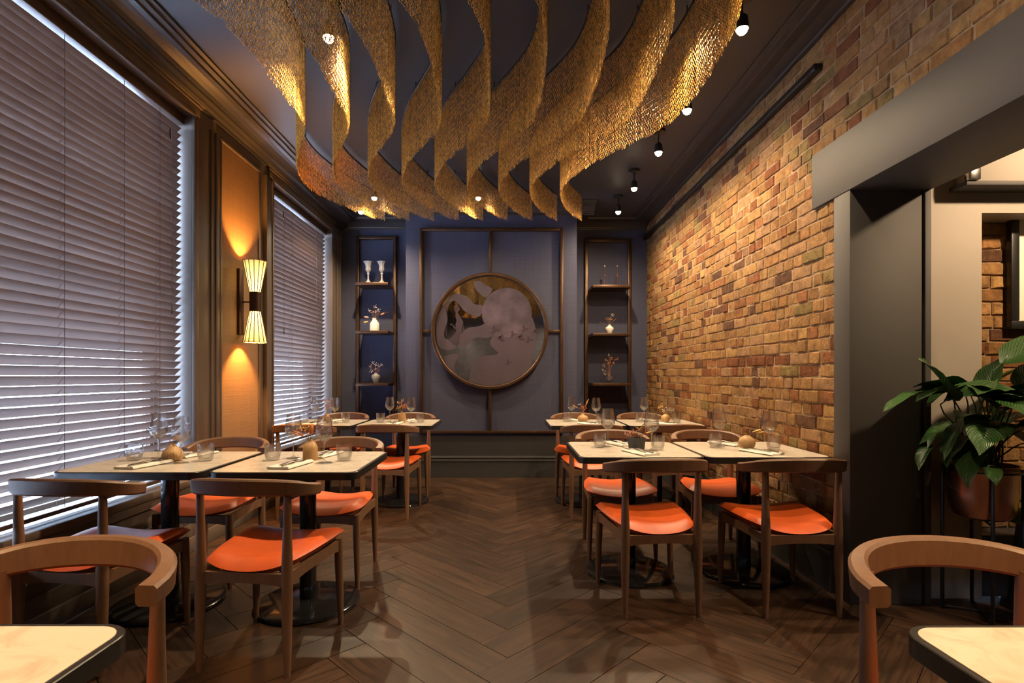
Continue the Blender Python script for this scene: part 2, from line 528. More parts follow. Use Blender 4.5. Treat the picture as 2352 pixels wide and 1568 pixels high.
# lights that belong to the room: portals guide the daylight through the two openings
for (y0, y1) in WIN:
    ld = bpy.data.lights.new('daylight_portal', 'AREA')
    ld.shape = 'RECTANGLE'; ld.size = y1 - y0; ld.size_y = WZ1 - WZ0
    ld.cycles.is_portal = True
    lo = bpy.data.objects.new('daylight_portal', ld)
    lo.location = (XL - 0.42, (y0 + y1) / 2, (WZ0 + WZ1) / 2)
    lo.rotation_euler = (R(90), 0, R(-90))
    link(lo)

# ------------------------------------------------------------------ floor with herringbone planks
floor = struct('floor')
MB().box(XL - 0.3, 4.6, YR - 0.2, 7.3, -0.12, -0.012).build('floor_slab', M['floor_base'], floor, smooth=False)
def clip_poly(poly, x0, x1, y0, y1):
    def cut(pl, f):
        out = []
        for i in range(len(pl)):
            a, b = pl[i], pl[(i + 1) % len(pl)]
            fa, fb = f(a), f(b)
            if fa >= 0: out.append(a)
            if (fa >= 0) != (fb >= 0):
                t = fa / (fa - fb)
                out.append((a[0] + (b[0] - a[0]) * t, a[1] + (b[1] - a[1]) * t))
        return out
    for f in (lambda p: p[0] - x0, lambda p: x1 - p[0], lambda p: p[1] - y0, lambda p: y1 - p[1]):
        poly = cut(poly, f)
        if len(poly) < 3: return []
    return poly
PW, PL = 0.18, 0.90
c45 = math.cos(PI / 4)
def rot45(p): return ((p[0] - p[1]) * c45, (p[0] + p[1]) * c45)
n_pl = 0
for j in range(-14, 15):
    for i in range(-40, 60):
        ox, oy = i * PW + j * PL, i * PW - j * PL
        for kind in (0, 1):
            q = [(0, 0), (PL, 0), (PL, PW), (0, PW)] if kind == 0 else [(0, PW), (PW, PW), (PW, PW + PL), (0, PW + PL)]
            corners = [rot45((ox + a, oy + b)) for a, b in q]
            cx = sum(c[0] for c in corners) / 4; cy = sum(c[1] for c in corners) / 4
            ang = PI / 4 if kind == 0 else 3 * PI / 4
            g = 0.0012
            hl, hw = PL / 2 - g, PW / 2 - g
            ux, uy = math.cos(ang), math.sin(ang)
            poly = [(cx + ux * a - uy * b, cy + uy * a + ux * b) for a, b in ((-hl, -hw), (hl, -hw), (hl, hw), (-hl, hw))]
            poly = clip_poly(poly, XL + 0.003, 3.3, 1.85, YA - 0.003)
            if not poly or (cx > XR + 0.5 and cy > 3.0): continue
            area = 0.5 * abs(sum(poly[k][0] * poly[(k + 1) % len(poly)][1] - poly[(k + 1) % len(poly)][0] * poly[k][1] for k in range(len(poly))))
            if area < 0.004: continue
            # plank in its own frame, so that the grain runs along it
            loc = [((px - cx) * ux + (py - cy) * uy, -(px - cx) * uy + (py - cy) * ux) for px, py in poly]
            o = MB().prism(loc, -0.014, 0.0, bev=0.0016).build('plank', M['plank'], floor, smooth=False)
            o.location = (cx, cy, 0); o.rotation_euler = (0, 0, ang)
            n_pl += 1
print('planks', n_pl)

# ------------------------------------------------------------------ ceiling and cornices
ceiling = MB().box(XL - 0.3, 4.6, YR - 0.2, 7.3, ZC, ZC + 0.1).build('ceiling', M['ceiling'], None, smooth=False)
tag(ceiling, kind='structure')
def cornice(name, p0, p1, nrm, prof):
    """prof: list of (out from wall, down from ceiling)"""
    mb = MB()
    secs = []
    for p in (p0, p1):
        secs.append([(p[0] + nrm[0] * a, p[1] + nrm[1] * a, ZC - b) for a, b in prof])
    mb.sweep(secs)
    o = mb.build(name, M['cornice'], None, smooth=False)
    return tag(o, kind='structure')
CORN_L = [(-0.01, -0.02), (0.28, -0.02), (0.28, 0.012), (0.255, 0.016), (0.25, 0.030), (0.22, 0.034), (0.215, 0.048), (0.18, 0.050), (0.15, 0.058), (0.12, 0.072), (0.10, 0.088), (0.095, 0.10), (0.06, 0.102), (0.05, 0.115), (0.022, 0.118), (0.018, 0.135), (-0.01, 0.135)]
CORN_R = [(-0.01, -0.02), (0.23, -0.02), (0.23, 0.010), (0.205, 0.012), (0.20, 0.024), (0.17, 0.026), (0.16, 0.032), (0.10, 0.034), (0.03, 0.050), (0.025, 0.062), (-0.01, 0.062)]
CORN_B = [(-0.01, -0.02), (0.22, -0.02), (0.22, 0.012), (0.20, 0.014), (0.195, 0.032), (0.16, 0.036), (0.11, 0.052), (0.07, 0.075), (0.055, 0.088), (0.03, 0.090), (0.025, 0.105), (0.012, 0.108), (0.010, 0.122), (-0.01, 0.122)]
cornice('trim_1', (XL, YR), (XL, YA), (1, 0), CORN_L)
cornice('trim_2', (XR, YR), (XR, YA), (-1, 0), CORN_R)
BX0, BX1 = -1.198, 0.814
cornice('trim_3', (BX0 - 0.20, YB), (BX1 + 0.20, YB), (0, -1), CORN_B)
cornice('trim_4', (XL, YA), (BX0, YA), (0, -1), CORN_B)
cornice('trim_5', (BX1, YA), (XR, YA), (0, -1), CORN_B)
cornice('trim_6', (BX1, YA), (BX1, YB), (1, 0), CORN_B)
cornice('trim_7', (BX0, YA), (BX0, YB), (-1, 0), CORN_B)

# ------------------------------------------------------------------ left wall with two window openings
wl = struct('wall_left')
ww = MB()
T = 0.34
edges = [YR] + [v for w in WIN for v in w] + [YA + 0.2]
for k in range(0, len(edges), 2):
    ww.box(XL - T, XL, edges[k], edges[k + 1], 0, ZC)
for (y0, y1) in WIN:
    ww.box(XL - T, XL, y0, y1, -0.1, WZ0 - 0.03)
    ww.box(XL - T, XL, y0, y1, WZ1, ZC)
ww.build('plaster', M['taupe'], wl, smooth=False)
# cloth panel and its moulding between the windows
MB().box(XL - 0.002, XL + 0.006, 4.06, 4.66, 0.55, 2.955).build('wall_panel', M['taupe_cloth'], wl, smooth=False)
def moulding_frame(parent, y0, y1, z0, z1, w=0.03, out=0.016, m='taupe'):
    for (a, b, c, d) in ((y0, y1, z1 - w, z1), (y0, y1, z0, z0 + w), (y0, y0 + w, z0 + w, z1 - w), (y1 - w, y1, z0 + w, z1 - w)):
        MB().rbox(XL, XL + out, a, b, c, d, 0.005).build('moulding', M[m], parent)
moulding_frame(wl, 4.03, 4.69, 0.52, 2.985)
# panelled dado below the windows
def panel_strip(y0, y1):
    MB().rbox(XL, XL + 0.022, y0, y1, 0.255, 0.285, 0.006).build('moulding', M['taupe'], wl)
panel_strip(YR, YA)
tag(MB().rbox(XL, XL + 0.024, YR, YA, 0.0, 0.10, 0.004).rbox(XL, XL + 0.016, YR, YA, 0.10, 0.19, 0.004).build('baseboard_left', M['taupe'], None), kind='structure')

def window(idx, y0, y1):
    w = struct('window_%d' % idx)
    m = M['taupe']
    # architrave: three stepped bands on each side and on top
    def band(yy0, yy1, zz0, zz1, out):
        MB().rbox(XL - 0.002, XL + out, yy0, yy1, zz0, zz1, 0.005).build('architrave', m, w)
    bands = [(0.0, 0.022, 0.022), (0.022, 0.085, 0.014), (0.085, 0.105, 0.024), (0.105, 0.125, 0.034)]
    wide = 0.30 if idx == 1 else 0.34
    left_w = 0.18
    for (a, b, o) in bands:
        band(y0 - b, y1 + b, WZ1 + a, WZ1 + b, o)
    for side, width in ((1, wide), (-1, left_w)):
        sc = width / 0.125
        for (a, b, o) in bands:
            ya, yb = (y1 + a * sc, y1 + b * sc) if side > 0 else (y0 - b * sc, y0 - a * sc)
            band(ya, yb, WZ0, WZ1 + 0.0, o)
    # sill board
    MB().rbox(XL - 0.30, XL - 0.055, y0, y1, WZ0 - 0.045, WZ0 - 0.003, 0.003).build('sill', M['sill_paint'], w)
    MB().rbox(XL - 0.055, XL + 0.045, y0 - 0.10, y1 + 0.10, WZ0 - 0.045, WZ0, 0.010).build('sill_nosing', M['taupe'], w)
    MB().rbox(XL, XL + 0.03, y0 - 0.08, y1 + 0.08, WZ0 - 0.10, WZ0 - 0.045, 0.008).build('sill_apron', m, w)
    # sash frame and glass
    xf = XL - 0.27
    f = M['taupe']
    for (a, b, c, d) in ((y0, y1, WZ1 - 0.06, WZ1), (y0, y1, WZ0, WZ0 + 0.03), (y0, y0 + 0.055, WZ0 + 0.03, WZ1 - 0.06), (y1 - 0.055, y1, WZ0 + 0.03, WZ1 - 0.06), (y0 + 0.055, y1 - 0.055, 1.72, 1.77)):
        MB().rbox(xf - 0.025, xf + 0.025, a, b, c, d, 0.004).build('sash_bar', f, w)
    for (c, d) in ((WZ0 + 0.03, 1.72), (1.77, WZ1 - 0.06)):
        MB().box(xf - 0.003, xf + 0.003, y0 + 0.055, y1 - 0.055, c, d).build('pane', M['pane'], w, smooth=False)
for k, (y0, y1) in enumerate(WIN):
    window(k + 1, y0, y1)

# ------------------------------------------------------------------ back wall: chimney breast and two alcoves
wb = struct('wall_back')
MB().box(XL - 0.3, XR + 0.3, YA, YA + 0.2, 0, ZC).build('alcove_back', M['linen'], wb, smooth=False)
MB().box(BX0, BX1, YB, YA + 0.05, 0, ZC).build('chimney_breast', M['linen'], wb, smooth=False)
MB().box(BX0 - 0.004, BX1 + 0.004, YB - 0.012, YB, 0.26, 0.49).build('dado_panel', M['charcoal'], wb, smooth=False)
def baseboard(name, p0, p1, nrm, h=0.26):
    prof = [(-0.005, 0), (0.022, 0), (0.022, 0.185 * h / 0.26), (0.030, 0.195 * h / 0.26), (0.030, 0.205 * h / 0.26), (0.018, 0.212 * h / 0.26), (0.018, 0.228 * h / 0.26), (0.026, 0.232 * h / 0.26), (0.024, 0.240 * h / 0.26), (0.012, 0.246 * h / 0.26), (0.012, h), (-0.005, h)]
    secs = [[(p[0] + nrm[0] * a, p[1] + nrm[1] * a, z) for a, z in prof] for p in (p0, p1)]
    o = MB().sweep(secs).build(name, M['charcoal'], None, smooth=False)
    return tag(o, kind='structure')
baseboard('baseboard_back', (BX0, YB - 0.012), (BX1, YB - 0.012), (0, -1))
baseboard('baseboard_alcove_left', (XL, YA), (BX0, YA), (0, -1))
baseboard('baseboard_alcove_right', (BX1, YA), (XR, YA), (0, -1))
baseboard('baseboard_right', (XR, 2.97), (XR, YA), (-1, 0), 0.28)

# ------------------------------------------------------------------ rear wall behind the camera
tag(MB().box(XL - 0.3, XR + 0.3, YR - 0.2, YR, 0, ZC).build('wall_front', M['dark_void'], None, smooth=False), kind='structure')

# ------------------------------------------------------------------ brick wall
rng = random.Random(11)
TINTS = [((0.46, 0.250, 0.095), 9), ((0.41, 0.205, 0.075), 8), ((0.52, 0.30, 0.115), 5), ((0.36, 0.150, 0.058), 4), ((0.29, 0.105, 0.042), 2.6), ((0.16, 0.075, 0.040), 1.6), ((0.33, 0.225, 0.08), 1.8), ((0.45, 0.255, 0.125), 3)]
def tint():
    t = rng.choices([a for a, _ in TINTS], [b for _, b in TINTS])[0]
    k = rng.uniform(0.52, 0.76)
    return tuple(c * k for c in t)
def brick_geo(L, H, seed):
    """worn brick, its face at x = 0 looking along -x"""
    r = random.Random(seed)
    def ring(hl, hh, x, j, jx):
        pts = [(-hl, -hh), (-hl * 0.3, -hh), (hl * 0.35, -hh), (hl, -hh), (hl, hh), (hl * 0.3, hh), (-hl * 0.35, hh), (-hl, hh)]
        return [(x + r.uniform(-jx, jx), a + r.uniform(-j, j), b + r.uniform(-j, j)) for a, b in pts]
    rings = [ring(L / 2, H / 2, 0.045, 0.0, 0), ring(L / 2, H / 2, 0.008, 0.0022, 0.002), ring(L / 2 - 0.007, H / 2 - 0.0045, 0.0, 0.0030, 0.0022)]
    vs = [p for q in rings for p in q] + [(-0.001 + r.uniform(-0.003, 0.002), 0, 0)]
    fs = []
    for i in range(2):
        for k in range(8):
            k2 = (k + 1) % 8
            fs.append((i * 8 + k, i * 8 + k2, (i + 1) * 8 + k2, (i + 1) * 8 + k))
    for k in range(8):
        fs.append((16 + k, 16 + (k + 1) % 8, 24))
    return vs, fs
def set_tint(me, cols):
    at = me.color_attributes.new('brick_tint', 'FLOAT_COLOR', 'POINT')
    at.data.foreach_set('color', np.array(cols, np.float32).ravel())
def brick_variants(n, L, H, seed0):
    out = []
    for k in range(n):
        vs, fs = brick_geo(L, H, seed0 + k)
        me = MB().add(vs, fs).mesh('brick', M['brick'], True, 25)
        t = tint()
        set_tint(me, [(*t, 1)] * len(vs))
        out.append(me)
    return out
BH = 0.066
STRETCH = brick_variants(44, 0.216, BH, 100)
HEAD = brick_variants(36, 0.104, BH, 300)
def lay(y_lo, y_hi, z_lo, z_hi, rows, r):
    """[(centre y, centre z, length, height)]"""
    out = []
    ch = (z_hi - z_lo) / rows
    for k in range(rows):
        z = z_lo + (k + 0.5) * ch
        y = y_hi - (0.0 if k % 2 else 0.06) - r.uniform(0, 0.05)
        if y < y_hi - 0.03: out.append(((y + y_hi) / 2, z, y_hi - y - 0.009, ch))
        while y > y_lo + 0.03:
            L = 0.225 if r.random() < (0.62 if k % 3 else 0.25) else 0.113
            L *= r.uniform(0.94, 1.04)
            if y - L < y_lo + 0.05: L = y - y_lo
            out.append((y - L / 2, z, L - r.uniform(0.003, 0.009), ch))
            y -= L
    return out
wr = struct('wall_right')
mo = MB()
mo.box(XR + 0.005, XR + 0.40, 2.97, YA + 0.2, 0, ZC)
mo.box(XR + 0.005, XR + 0.40, YR, 2.97, 2.30, ZC)
mo.box(XR + 0.010, XR + 0.40, YR, 0.2, 0, 2.30)
mo.build('mortar_bed', M['mortar'], wr, smooth=False)
layout = lay(2.965, YA, 0.28, 2.17, 25, rng) + lay(3.172, YA, 2.17, 2.48, 4, rng) + lay(0.5, YA, 2.48, 3.145, 9, rng)
def seen_size(y, z, L, H):
    if y < 0.3: return 0
    px = 1166 + XR / y * 1240; py = 861 - (z - 1.2) / y * 1240
    s = L * H * XR / y ** 3
    if px > 2352 + 40 or py < -30: return s * 1e-3
    return s
layout.sort(key=lambda b: -seen_size(*b))
stuff_v, stuff_f, stuff_c = [], [], []
for n, (y, z, L, ch) in enumerate(layout):
    big = L > 0.16
    dx = rng.uniform(-0.004, 0.004)
    if n < 300:
        me = rng.choice(STRETCH if big else HEAD)
        inst('brick', me, wr, (XR + dx, y, z), (rng.uniform(-.006, .006), 0, 0), (1, L / (0.216 if big else 0.104), (ch - 0.0065) / BH))
    else:
        vs, fs = brick_geo(L, ch - 0.0065, 1000 + n)
        b = len(stuff_v)
        stuff_v += [(XR + dx + p[0], y + p[1], z + p[2]) for p in vs]
        stuff_f += [tuple(i + b for i in f) for f in fs]
        stuff_c += [(*tint(), 1)] * len(vs)
me = MB().add(stuff_v, stuff_f).mesh('brick_courses', M['brick'], True, 25)
set_tint(me, stuff_c)
o = inst('brick_courses', me, wr); o['kind'] = 'stuff'
print('bricks', len(layout))

# black bar along the brick wall
tag(MB().rbox(XR - 0.045, XR + 0.004, 3.09, YA - 0.002, 2.945, 2.985, 0.004).build('trim_8', M['black_metal'], None), kind='structure')

# ------------------------------------------------------------------ opening to the next room: grey surround with a cranked lintel
d1 = struct('door_1')
MB().rbox(XR - 0.012, 2.165, 2.82, 2.962, 0, 2.172, 0.004).build('jamb', M['surround'], d1)
MB().rbox(2.178, 2.21, 2.815, 2.962, 0, 2.172, 0.003).build('jamb_strip', M['surround'], d1)
MB().box(2.10, 2.20, 2.87, 2.95, 0, 2.172).build('jamb_core', M['charcoal'], d1, smooth=False)
MB().rbox(XR - 0.016, 2.21, YR + 0.01, 3.17, 2.168, 2.482, 0.004).build('lintel', M['surround'], d1)

# next room shell
nr = struct('wall_next_room')
MB().box(2.21, 2.547, 2.90, 3.40, 0, 2.70).build('pier', M['cream'], nr, smooth=False)
MB().box(2.547, 4.5, 2.90, 3.40, 2.07, 2.70).build('niche_head', M['cream'], nr, smooth=False)
MB().box(2.547, 4.5, 3.09, 3.40, 0, 2.07).build('mortar_bed', M['mortar'], nr, smooth=False)
MB().box(2.547, 4.5, 2.93, 3.10, 0, 0.33).build('plinth', M['charcoal'], nr, smooth=False)
MB().box(4.4, 4.6, YR, 3.4, 0, 2.70).build('side_wall', M['cream'], nr, smooth=False)
MB().box(2.2, 4.6, YR - 0.2, YR, 0, 2.70).build('end_wall', M['cream'], nr, smooth=False)
MB().box(2.21, 4.6, YR, 3.4, 2.70, 2.80).build('lower_ceiling', M['cream'], nr, smooth=False)
MB().rbox(2.40, 4.2, 2.80, 2.905, 2.205, 2.62, 0.006).build('bulkhead', M['cream'], nr)
MB().rbox(2.37, 4.2, 2.785, 2.905, 2.180, 2.203, 0.004).build('bulkhead_ledge', M['surround'], nr)
MB().rbox(2.375, 2.43, 2.77, 2.81, 2.205, 2.30, 0.004).build('bulkhead_bracket', M['steel'], nr)
for (y, z, L, ch) in lay(2.55, 3.62, 0.33, 2.07, 23, rng):
    big = L > 0.16
    inst('brick', rng.choice(STRETCH if big else HEAD), nr, (y, 3.08 + rng.uniform(-.004, .004), z), (0, 0, R(90)), (1, L / (0.216 if big else 0.104), (ch - 0.0065) / BH))

# outside: pavement below the windows
tag(MB().box(-30, XL - 0.36, -20, 30, -0.35, -0.25).build('pavement', M['pavement'], None, smooth=False), kind='structure')
# ------------------------------------------------------------------ venetian blinds
SLAT_TILT, SLAT_W, SLAT_P = 44.0, 0.064, 0.048
def blind(y0, y1, label, cords, wand_y):
    yc = (y0 + y1) / 2
    t = thing('venetian_blind', label, 'blind', (XL - 0.08, yc, WZ0), 0, 'wooden venetian blinds in the windows')
    hl = (y1 - y0) / 2 - 0.012
    MB().rbox(-0.035, 0.04, -hl, hl, WZ1 - WZ0 - 0.068, WZ1 - WZ0 - 0.004, 0.006).build('headrail', M['headrail'], t)
    me = MB().rbox(-SLAT_W / 2, SLAT_W / 2, -hl + 0.012, hl - 0.012, -0.0014, 0.0014, 0.0008, 1).mesh('slat', M['slat'])
    n = 48
    for k in range(n):
        z = 2.853 - SLAT_P * k - WZ0
        if z < 0.058: break
        inst('slat', me, t, (0, 0, z), (0, R(-SLAT_TILT + random.uniform(-2.2, 2.2)), random.uniform(-.0006, .0006)))
    MB().rbox(-0.028, 0.028, -hl + 0.01, hl - 0.01, 0.014, 0.037, 0.005).build('bottom_rail', M['headrail'], t)
    for cy in cords:
        c = MB()
        y = cy - yc
        c.tube([(0.024, y, 0.04), (0.024, y, WZ1 - WZ0 - 0.06)], 0.0016, 5)
        c.tube([(-0.024, y + 0.012, 0.04), (-0.024, y + 0.012, WZ1 - WZ0 - 0.06)], 0.0012, 5)
        for k in range(n):
            z = 2.853 - SLAT_P * k - WZ0
            if z < 0.058: break
            c.tube([(0.024, y, z + 0.024), (-0.024, y + 0.012, z - 0.029)], 0.0009, 4)
        c.build('ladder_cord', M['cord'], t)
    y = wand_y - yc
    w = MB().tube([(0.045, y, WZ1 - WZ0 - 0.12), (0.045, y, 1.16)], 0.0016, 5).build('tilt_cord', M['cord'], t)
    MB().tube([(0.045, y, 1.16), (0.045, y, 1.10)], [0.004, 0.006], 8).build('cord_pull', M['headrail'], w)
    MB().tube([(0.045, y - 0.02, WZ1 - WZ0 - 0.24), (0.045, y - 0.02, WZ1 - WZ0 - 0.17)], [0.007, 0.005], 8).build('cord_pull', M['headrail'], w)
    return t
blind(WIN[0][0], WIN[0][1], 'dark wooden slat blind filling the large window, its lower slats letting daylight through', [1.45, 1.87, 2.28, 2.70, 3.12, 3.44], 3.53)
blind(WIN[1][0], WIN[1][1], 'narrower wooden slat blind in the window between wall lamp and shelves', [5.12, 5.55, 6.25], 5.3)

# ------------------------------------------------------------------ hourglass wall lamp
WL_Y, WL_X = 4.33, XL + 0.006
lamp = thing('wall_lamp', 'hourglass wall lamp with two glowing ribbed shades between the windows', 'lamp', (WL_X, WL_Y, 1.785))
MB().rbox(0, 0.022, -0.035, 0.035, -0.265, 0.265, 0.003).build('backplate', M['bronze'], lamp)
MB().tube([(0.02, 0, 0), (0.13, 0, 0)], 0.006, 8).build('arm', M['bronze'], lamp)
MB().lathe([(0.043, -0.078), (0.044, 0.078), (0.030, 0.078), (0.030, -0.078)], 28, (0.13, 0, 0), closed=True).build('collar', M['bronze'], lamp)
m, t_, b_ = nt('lit_lamp_shade')
b_.inputs['Base Color'].default_value = (0.9, 0.62, 0.25, 1)
b_.inputs['Emission Color'].default_value = (1.0, 0.62, 0.17, 1)
tc_ = t_.nodes.new('ShaderNodeTexCoord'); sx_ = t_.nodes.new('ShaderNodeSeparateXYZ'); t_.links.new(tc_.outputs['Object'], sx_.inputs[0])
ab_ = t_.nodes.new('ShaderNodeMath'); ab_.operation = 'ABSOLUTE'; t_.links.new(sx_.outputs['Z'], ab_.inputs[0])
mr_ = t_.nodes.new('ShaderNodeMapRange'); mr_.inputs['From Min'].default_value = 0.08; mr_.inputs['From Max'].default_value = 0.33
mr_.inputs['To Min'].default_value = 6.0; mr_.inputs['To Max'].default_value = 0.85
t_.links.new(ab_.outputs[0], mr_.inputs['Value']); t_.links.new(mr_.outputs[0], b_.inputs['Emission Strength'])
M['shade'] = m
for s in (1, -1):
    prof = [(0.041, 0.078 * s), (0.088, 0.325 * s), (0.086, 0.325 * s), (0.039, 0.078 * s)]
    sh = MB().lathe(prof, 36, (0.13, 0, 0), closed=True).build('lamp_shade', M['shade'], lamp)
    for k in range(14):
        a = 2 * PI * k / 14 + 0.1
        ca, sa = math.cos(a), math.sin(a)
        MB().tube([(0.13 + 0.042 * ca, 0.042 * sa, 0.078 * s), (0.13 + 0.0895 * ca, 0.0895 * sa, 0.325 * s)], 0.0030, 5).build('rib', M['bronze'], sh)
    MB().tube([(0.13 + 0.0885 * math.cos(a), 0.0885 * math.sin(a), 0.325 * s) for a in [2 * PI * k / 36 for k in range(37)]], 0.002, 5).build('rim_wire', M['bronze'], sh)
    for (dz, pw, r_) in ((0.22, P_SCONCE, 0.02),):
        ld = bpy.data.lights.new('wall_lamp_light', 'POINT'); ld.color = (1.0, 0.42, 0.085); ld.energy = pw; ld.shadow_soft_size = r_
        lo = bpy.data.objects.new('wall_lamp_light', ld); link(lo, lamp); lo.location = (0.13, 0, dz * s)

# ------------------------------------------------------------------ ceiling spotlights
def spot_proto():
    t = thing('ceiling_spotlight', 'x', 'spotlight', (0, 0, 0), 0, 'ceiling spotlights')
    MB().lathe([(0.0, 0), (0.058, 0), (0.056, -0.022), (0.030, -0.030), (0.0, -0.030)], 24).build('ceiling_plate', M['black_metal'], t)
    MB().tube([(0, 0, -0.028), (0, 0, -0.105)], 0.006, 8).build('rod', M['black_metal'], t)
    MB().lathe([(0.012, -0.098), (0.028, -0.115), (0.036, -0.180), (0.033, -0.180), (0.024, -0.125), (0.0, -0.120)], 24).build('lamp_head', M['black_metal'], t)
    MB().ico((0, 0, -0.180), 0.029, 2).build('bulb', M['bulb'], t)
    return t
sp0 = spot_proto()
used_spot = [False]
def spot(x, y, label, power, color=WARM, cone=146, tilt=(0, 0)):
    if not used_spot[0]:
        t = sp0; used_spot[0] = True
    else:
        t = copy_tree(sp0)
    t.location = (x, y, ZC)
    t['label'] = label
    ld = bpy.data.lights.new('spot_beam', 'SPOT'); ld.energy = power; ld.color = color
    ld.spot_size = R(cone); ld.spot_blend = 1.0; ld.shadow_soft_size = 0.025
    lo = bpy.data.objects.new('spot_beam', ld); link(lo, t)
    lo.location = (0, 0, -0.222); lo.rotation_euler = (R(tilt[0]), R(tilt[1]), 0)
    return t
ordn = ['first', 'second', 'third', 'fourth', 'fifth']
for k, y in enumerate((6.03, 5.27, 4.42, 3.716, 2.845)):
    near = y < 3
    spot(1.235, y, 'black ceiling spotlight, %s along the brick wall counted from the shelf alcove' % ordn[k], P_RIGHT, cone=140 if near else 176, tilt=(0, 14 if near else 6))
spot(-1.636, 6.02, 'ceiling spotlight near the window wall, before the white goblets', P_INNER)
spot(-0.966, 2.915, 'ceiling spotlight glinting through the chain curtains above the window tables', P_INNER * 1.2, cone=112)
spot(-1.37, 5.55, 'ceiling spotlight glinting between the two chain curtains nearest the window wall', P_INNER * .4)
spot(-0.30, 5.55, 'ceiling spotlight glinting among the chain curtains before the round mirror', P_INNER * .4)
spot(1.235, 1.95, 'added ceiling spotlight out of view, continuing the brick wall row over the doorway lintel', P_RIGHT * .3, cone=150, tilt=(0, 8))  # added lamp outside the frame, warms the bricks above the lintel
# the same rows go on above the cropped tables
for k, (x, y) in enumerate(((1.15, 0.62), (-1.08, 0.62))):
    spot(x, y, 'ceiling spotlight above the %s cropped table' % ('plant side' if x > 0 else 'window side'), P_NEAR, WARM_NEAR, 76)
for k, (x, y) in enumerate(((1.15, -2.3), (-1.0, -2.3))):  # unseen lamps added as frontal fill, also brighten the rear wall in the mirror
    spot(x, y, 'added fill spotlight behind the camera on the %s side' % ('doorway' if x > 0 else 'window'), P_REAR)
# downlight of the next room
ld = bpy.data.lights.new('next_room_light', 'SPOT'); ld.energy = P_NEXT; ld.color = (1.0, 0.70, 0.42); ld.spot_size = R(150); ld.spot_blend = 0.8; ld.shadow_soft_size = 0.05
lo = bpy.data.objects.new('next_room_light', ld); link(lo); lo.location = (3.0, 1.9, 2.66); lo.rotation_euler = (R(25), 0, 0)

# ------------------------------------------------------------------ chain curtains under the ceiling
FRONT = [(2.18, 0.938), (2.318, 0.966), (2.515, 0.98), (2.845, 0.975), (3.19, 0.935), (3.40, 0.853), (3.62, 0.745), (3.85, 0.636), (4.06, 0.563), (4.42, 0.477), (4.69, 0.463), (5.06, 0.512), (5.53, 0.640), (5.88, 0.808)]
PATH9 = [(-2.5, 0.60), (-2.2, 0.765)] + [(round(y - 3.9, 3), x) for y, x in FRONT[:-1]] + [(1.93, 0.815)] + FRONT
path = smooth_curve([(x, y) for y, x in PATH9], 3000)
arc = np.r_[0, np.cumsum(np.linalg.norm(np.diff(path, axis=0), axis=1))]
STEP, PITCH = 0.0185, 0.0160
s_mid = np.interp(1.75, path[:, 1], arc)         # the stretch overhead, out of the frame, hangs in larger links
s_at = np.r_[np.arange(0, s_mid, STEP * 2), np.arange(s_mid, arc[-1], STEP)]
ns = len(s_at)
big = np.interp(s_at, arc, path[:, 1]) < 1.74
px = np.interp(s_at, arc, path[:, 0]); py = np.interp(s_at, arc, path[:, 1])
tang = np.arctan2(np.gradient(py, s_at), np.gradient(px, s_at))
HB_D = [-3.0, 1.0, 2.2, 2.5, 2.845, 3.4, 4.06, 4.69, 5.06, 5.53, 5.9]
HB_Z = [2.80, 2.66, 2.67, 2.66, 2.65, 2.69, 2.74, 2.79, 2.82, 2.855, 2.872]

def chain_nodes():
    g = bpy.data.node_groups.new('chain_links', 'GeometryNodeTree')
    g.interface.new_socket('Geometry', in_out='INPUT', socket_type='NodeSocketGeometry')
    g.interface.new_socket('Geometry', in_out='OUTPUT', socket_type='NodeSocketGeometry')
    N = g.nodes
    gi = N.new('NodeGroupInput'); go = N.new('NodeGroupOutput')
    # one oval link
    c = N.new('GeometryNodeCurvePrimitiveCircle'); c.inputs['Resolution'].default_value = 6; c.inputs['Radius'].default_value = 1.0
    tr = N.new('GeometryNodeTransform'); tr.inputs['Scale'].default_value = (0.0058, 0.0102, 1)
    tr.inputs['Rotation'].default_value = (PI / 2, 0, 0)
    g.links.new(c.outputs['Curve'], tr.inputs['Geometry'])
    pr = N.new('GeometryNodeCurvePrimitiveCircle'); pr.inputs['Resolution'].default_value = 3; pr.inputs['Radius'].default_value = 0.0016
    cm = N.new('GeometryNodeCurveToMesh')
    g.links.new(tr.outputs[0], cm.inputs['Curve']); g.links.new(pr.outputs['Curve'], cm.inputs['Profile Curve'])
    sm = N.new('GeometryNodeSetMaterial'); sm.inputs['Material'].default_value = M['chain']
    g.links.new(cm.outputs[0], sm.inputs['Geometry'])
    ss = N.new('GeometryNodeSetShadeSmooth'); g.links.new(sm.outputs[0], ss.inputs[0])
    at = N.new('GeometryNodeInputNamedAttribute'); at.data_type = 'FLOAT_VECTOR'; at.inputs['Name'].default_value = 'link_turn'
    ip = N.new('GeometryNodeInstanceOnPoints')
    g.links.new(gi.outputs[0], ip.inputs['Points']); g.links.new(ss.outputs[0], ip.inputs['Instance'])
    g.links.new(at.outputs['Attribute'], ip.inputs['Rotation'])
    a2 = N.new('GeometryNodeInputNamedAttribute'); a2.data_type = 'FLOAT'; a2.inputs['Name'].default_value = 'link_size'
    g.links.new(a2.outputs['Attribute'], ip.inputs['Scale'])
    re = N.new('GeometryNodeRealizeInstances')
    g.links.new(ip.outputs[0], re.inputs[0])
    g.links.new(re.outputs[0], go.inputs[0])
    return g
CG = chain_nodes()
ordinal = ['first', 'second', 'third', 'fourth', 'fifth', 'sixth', 'seventh', 'eighth', 'ninth']
tri_total = 0
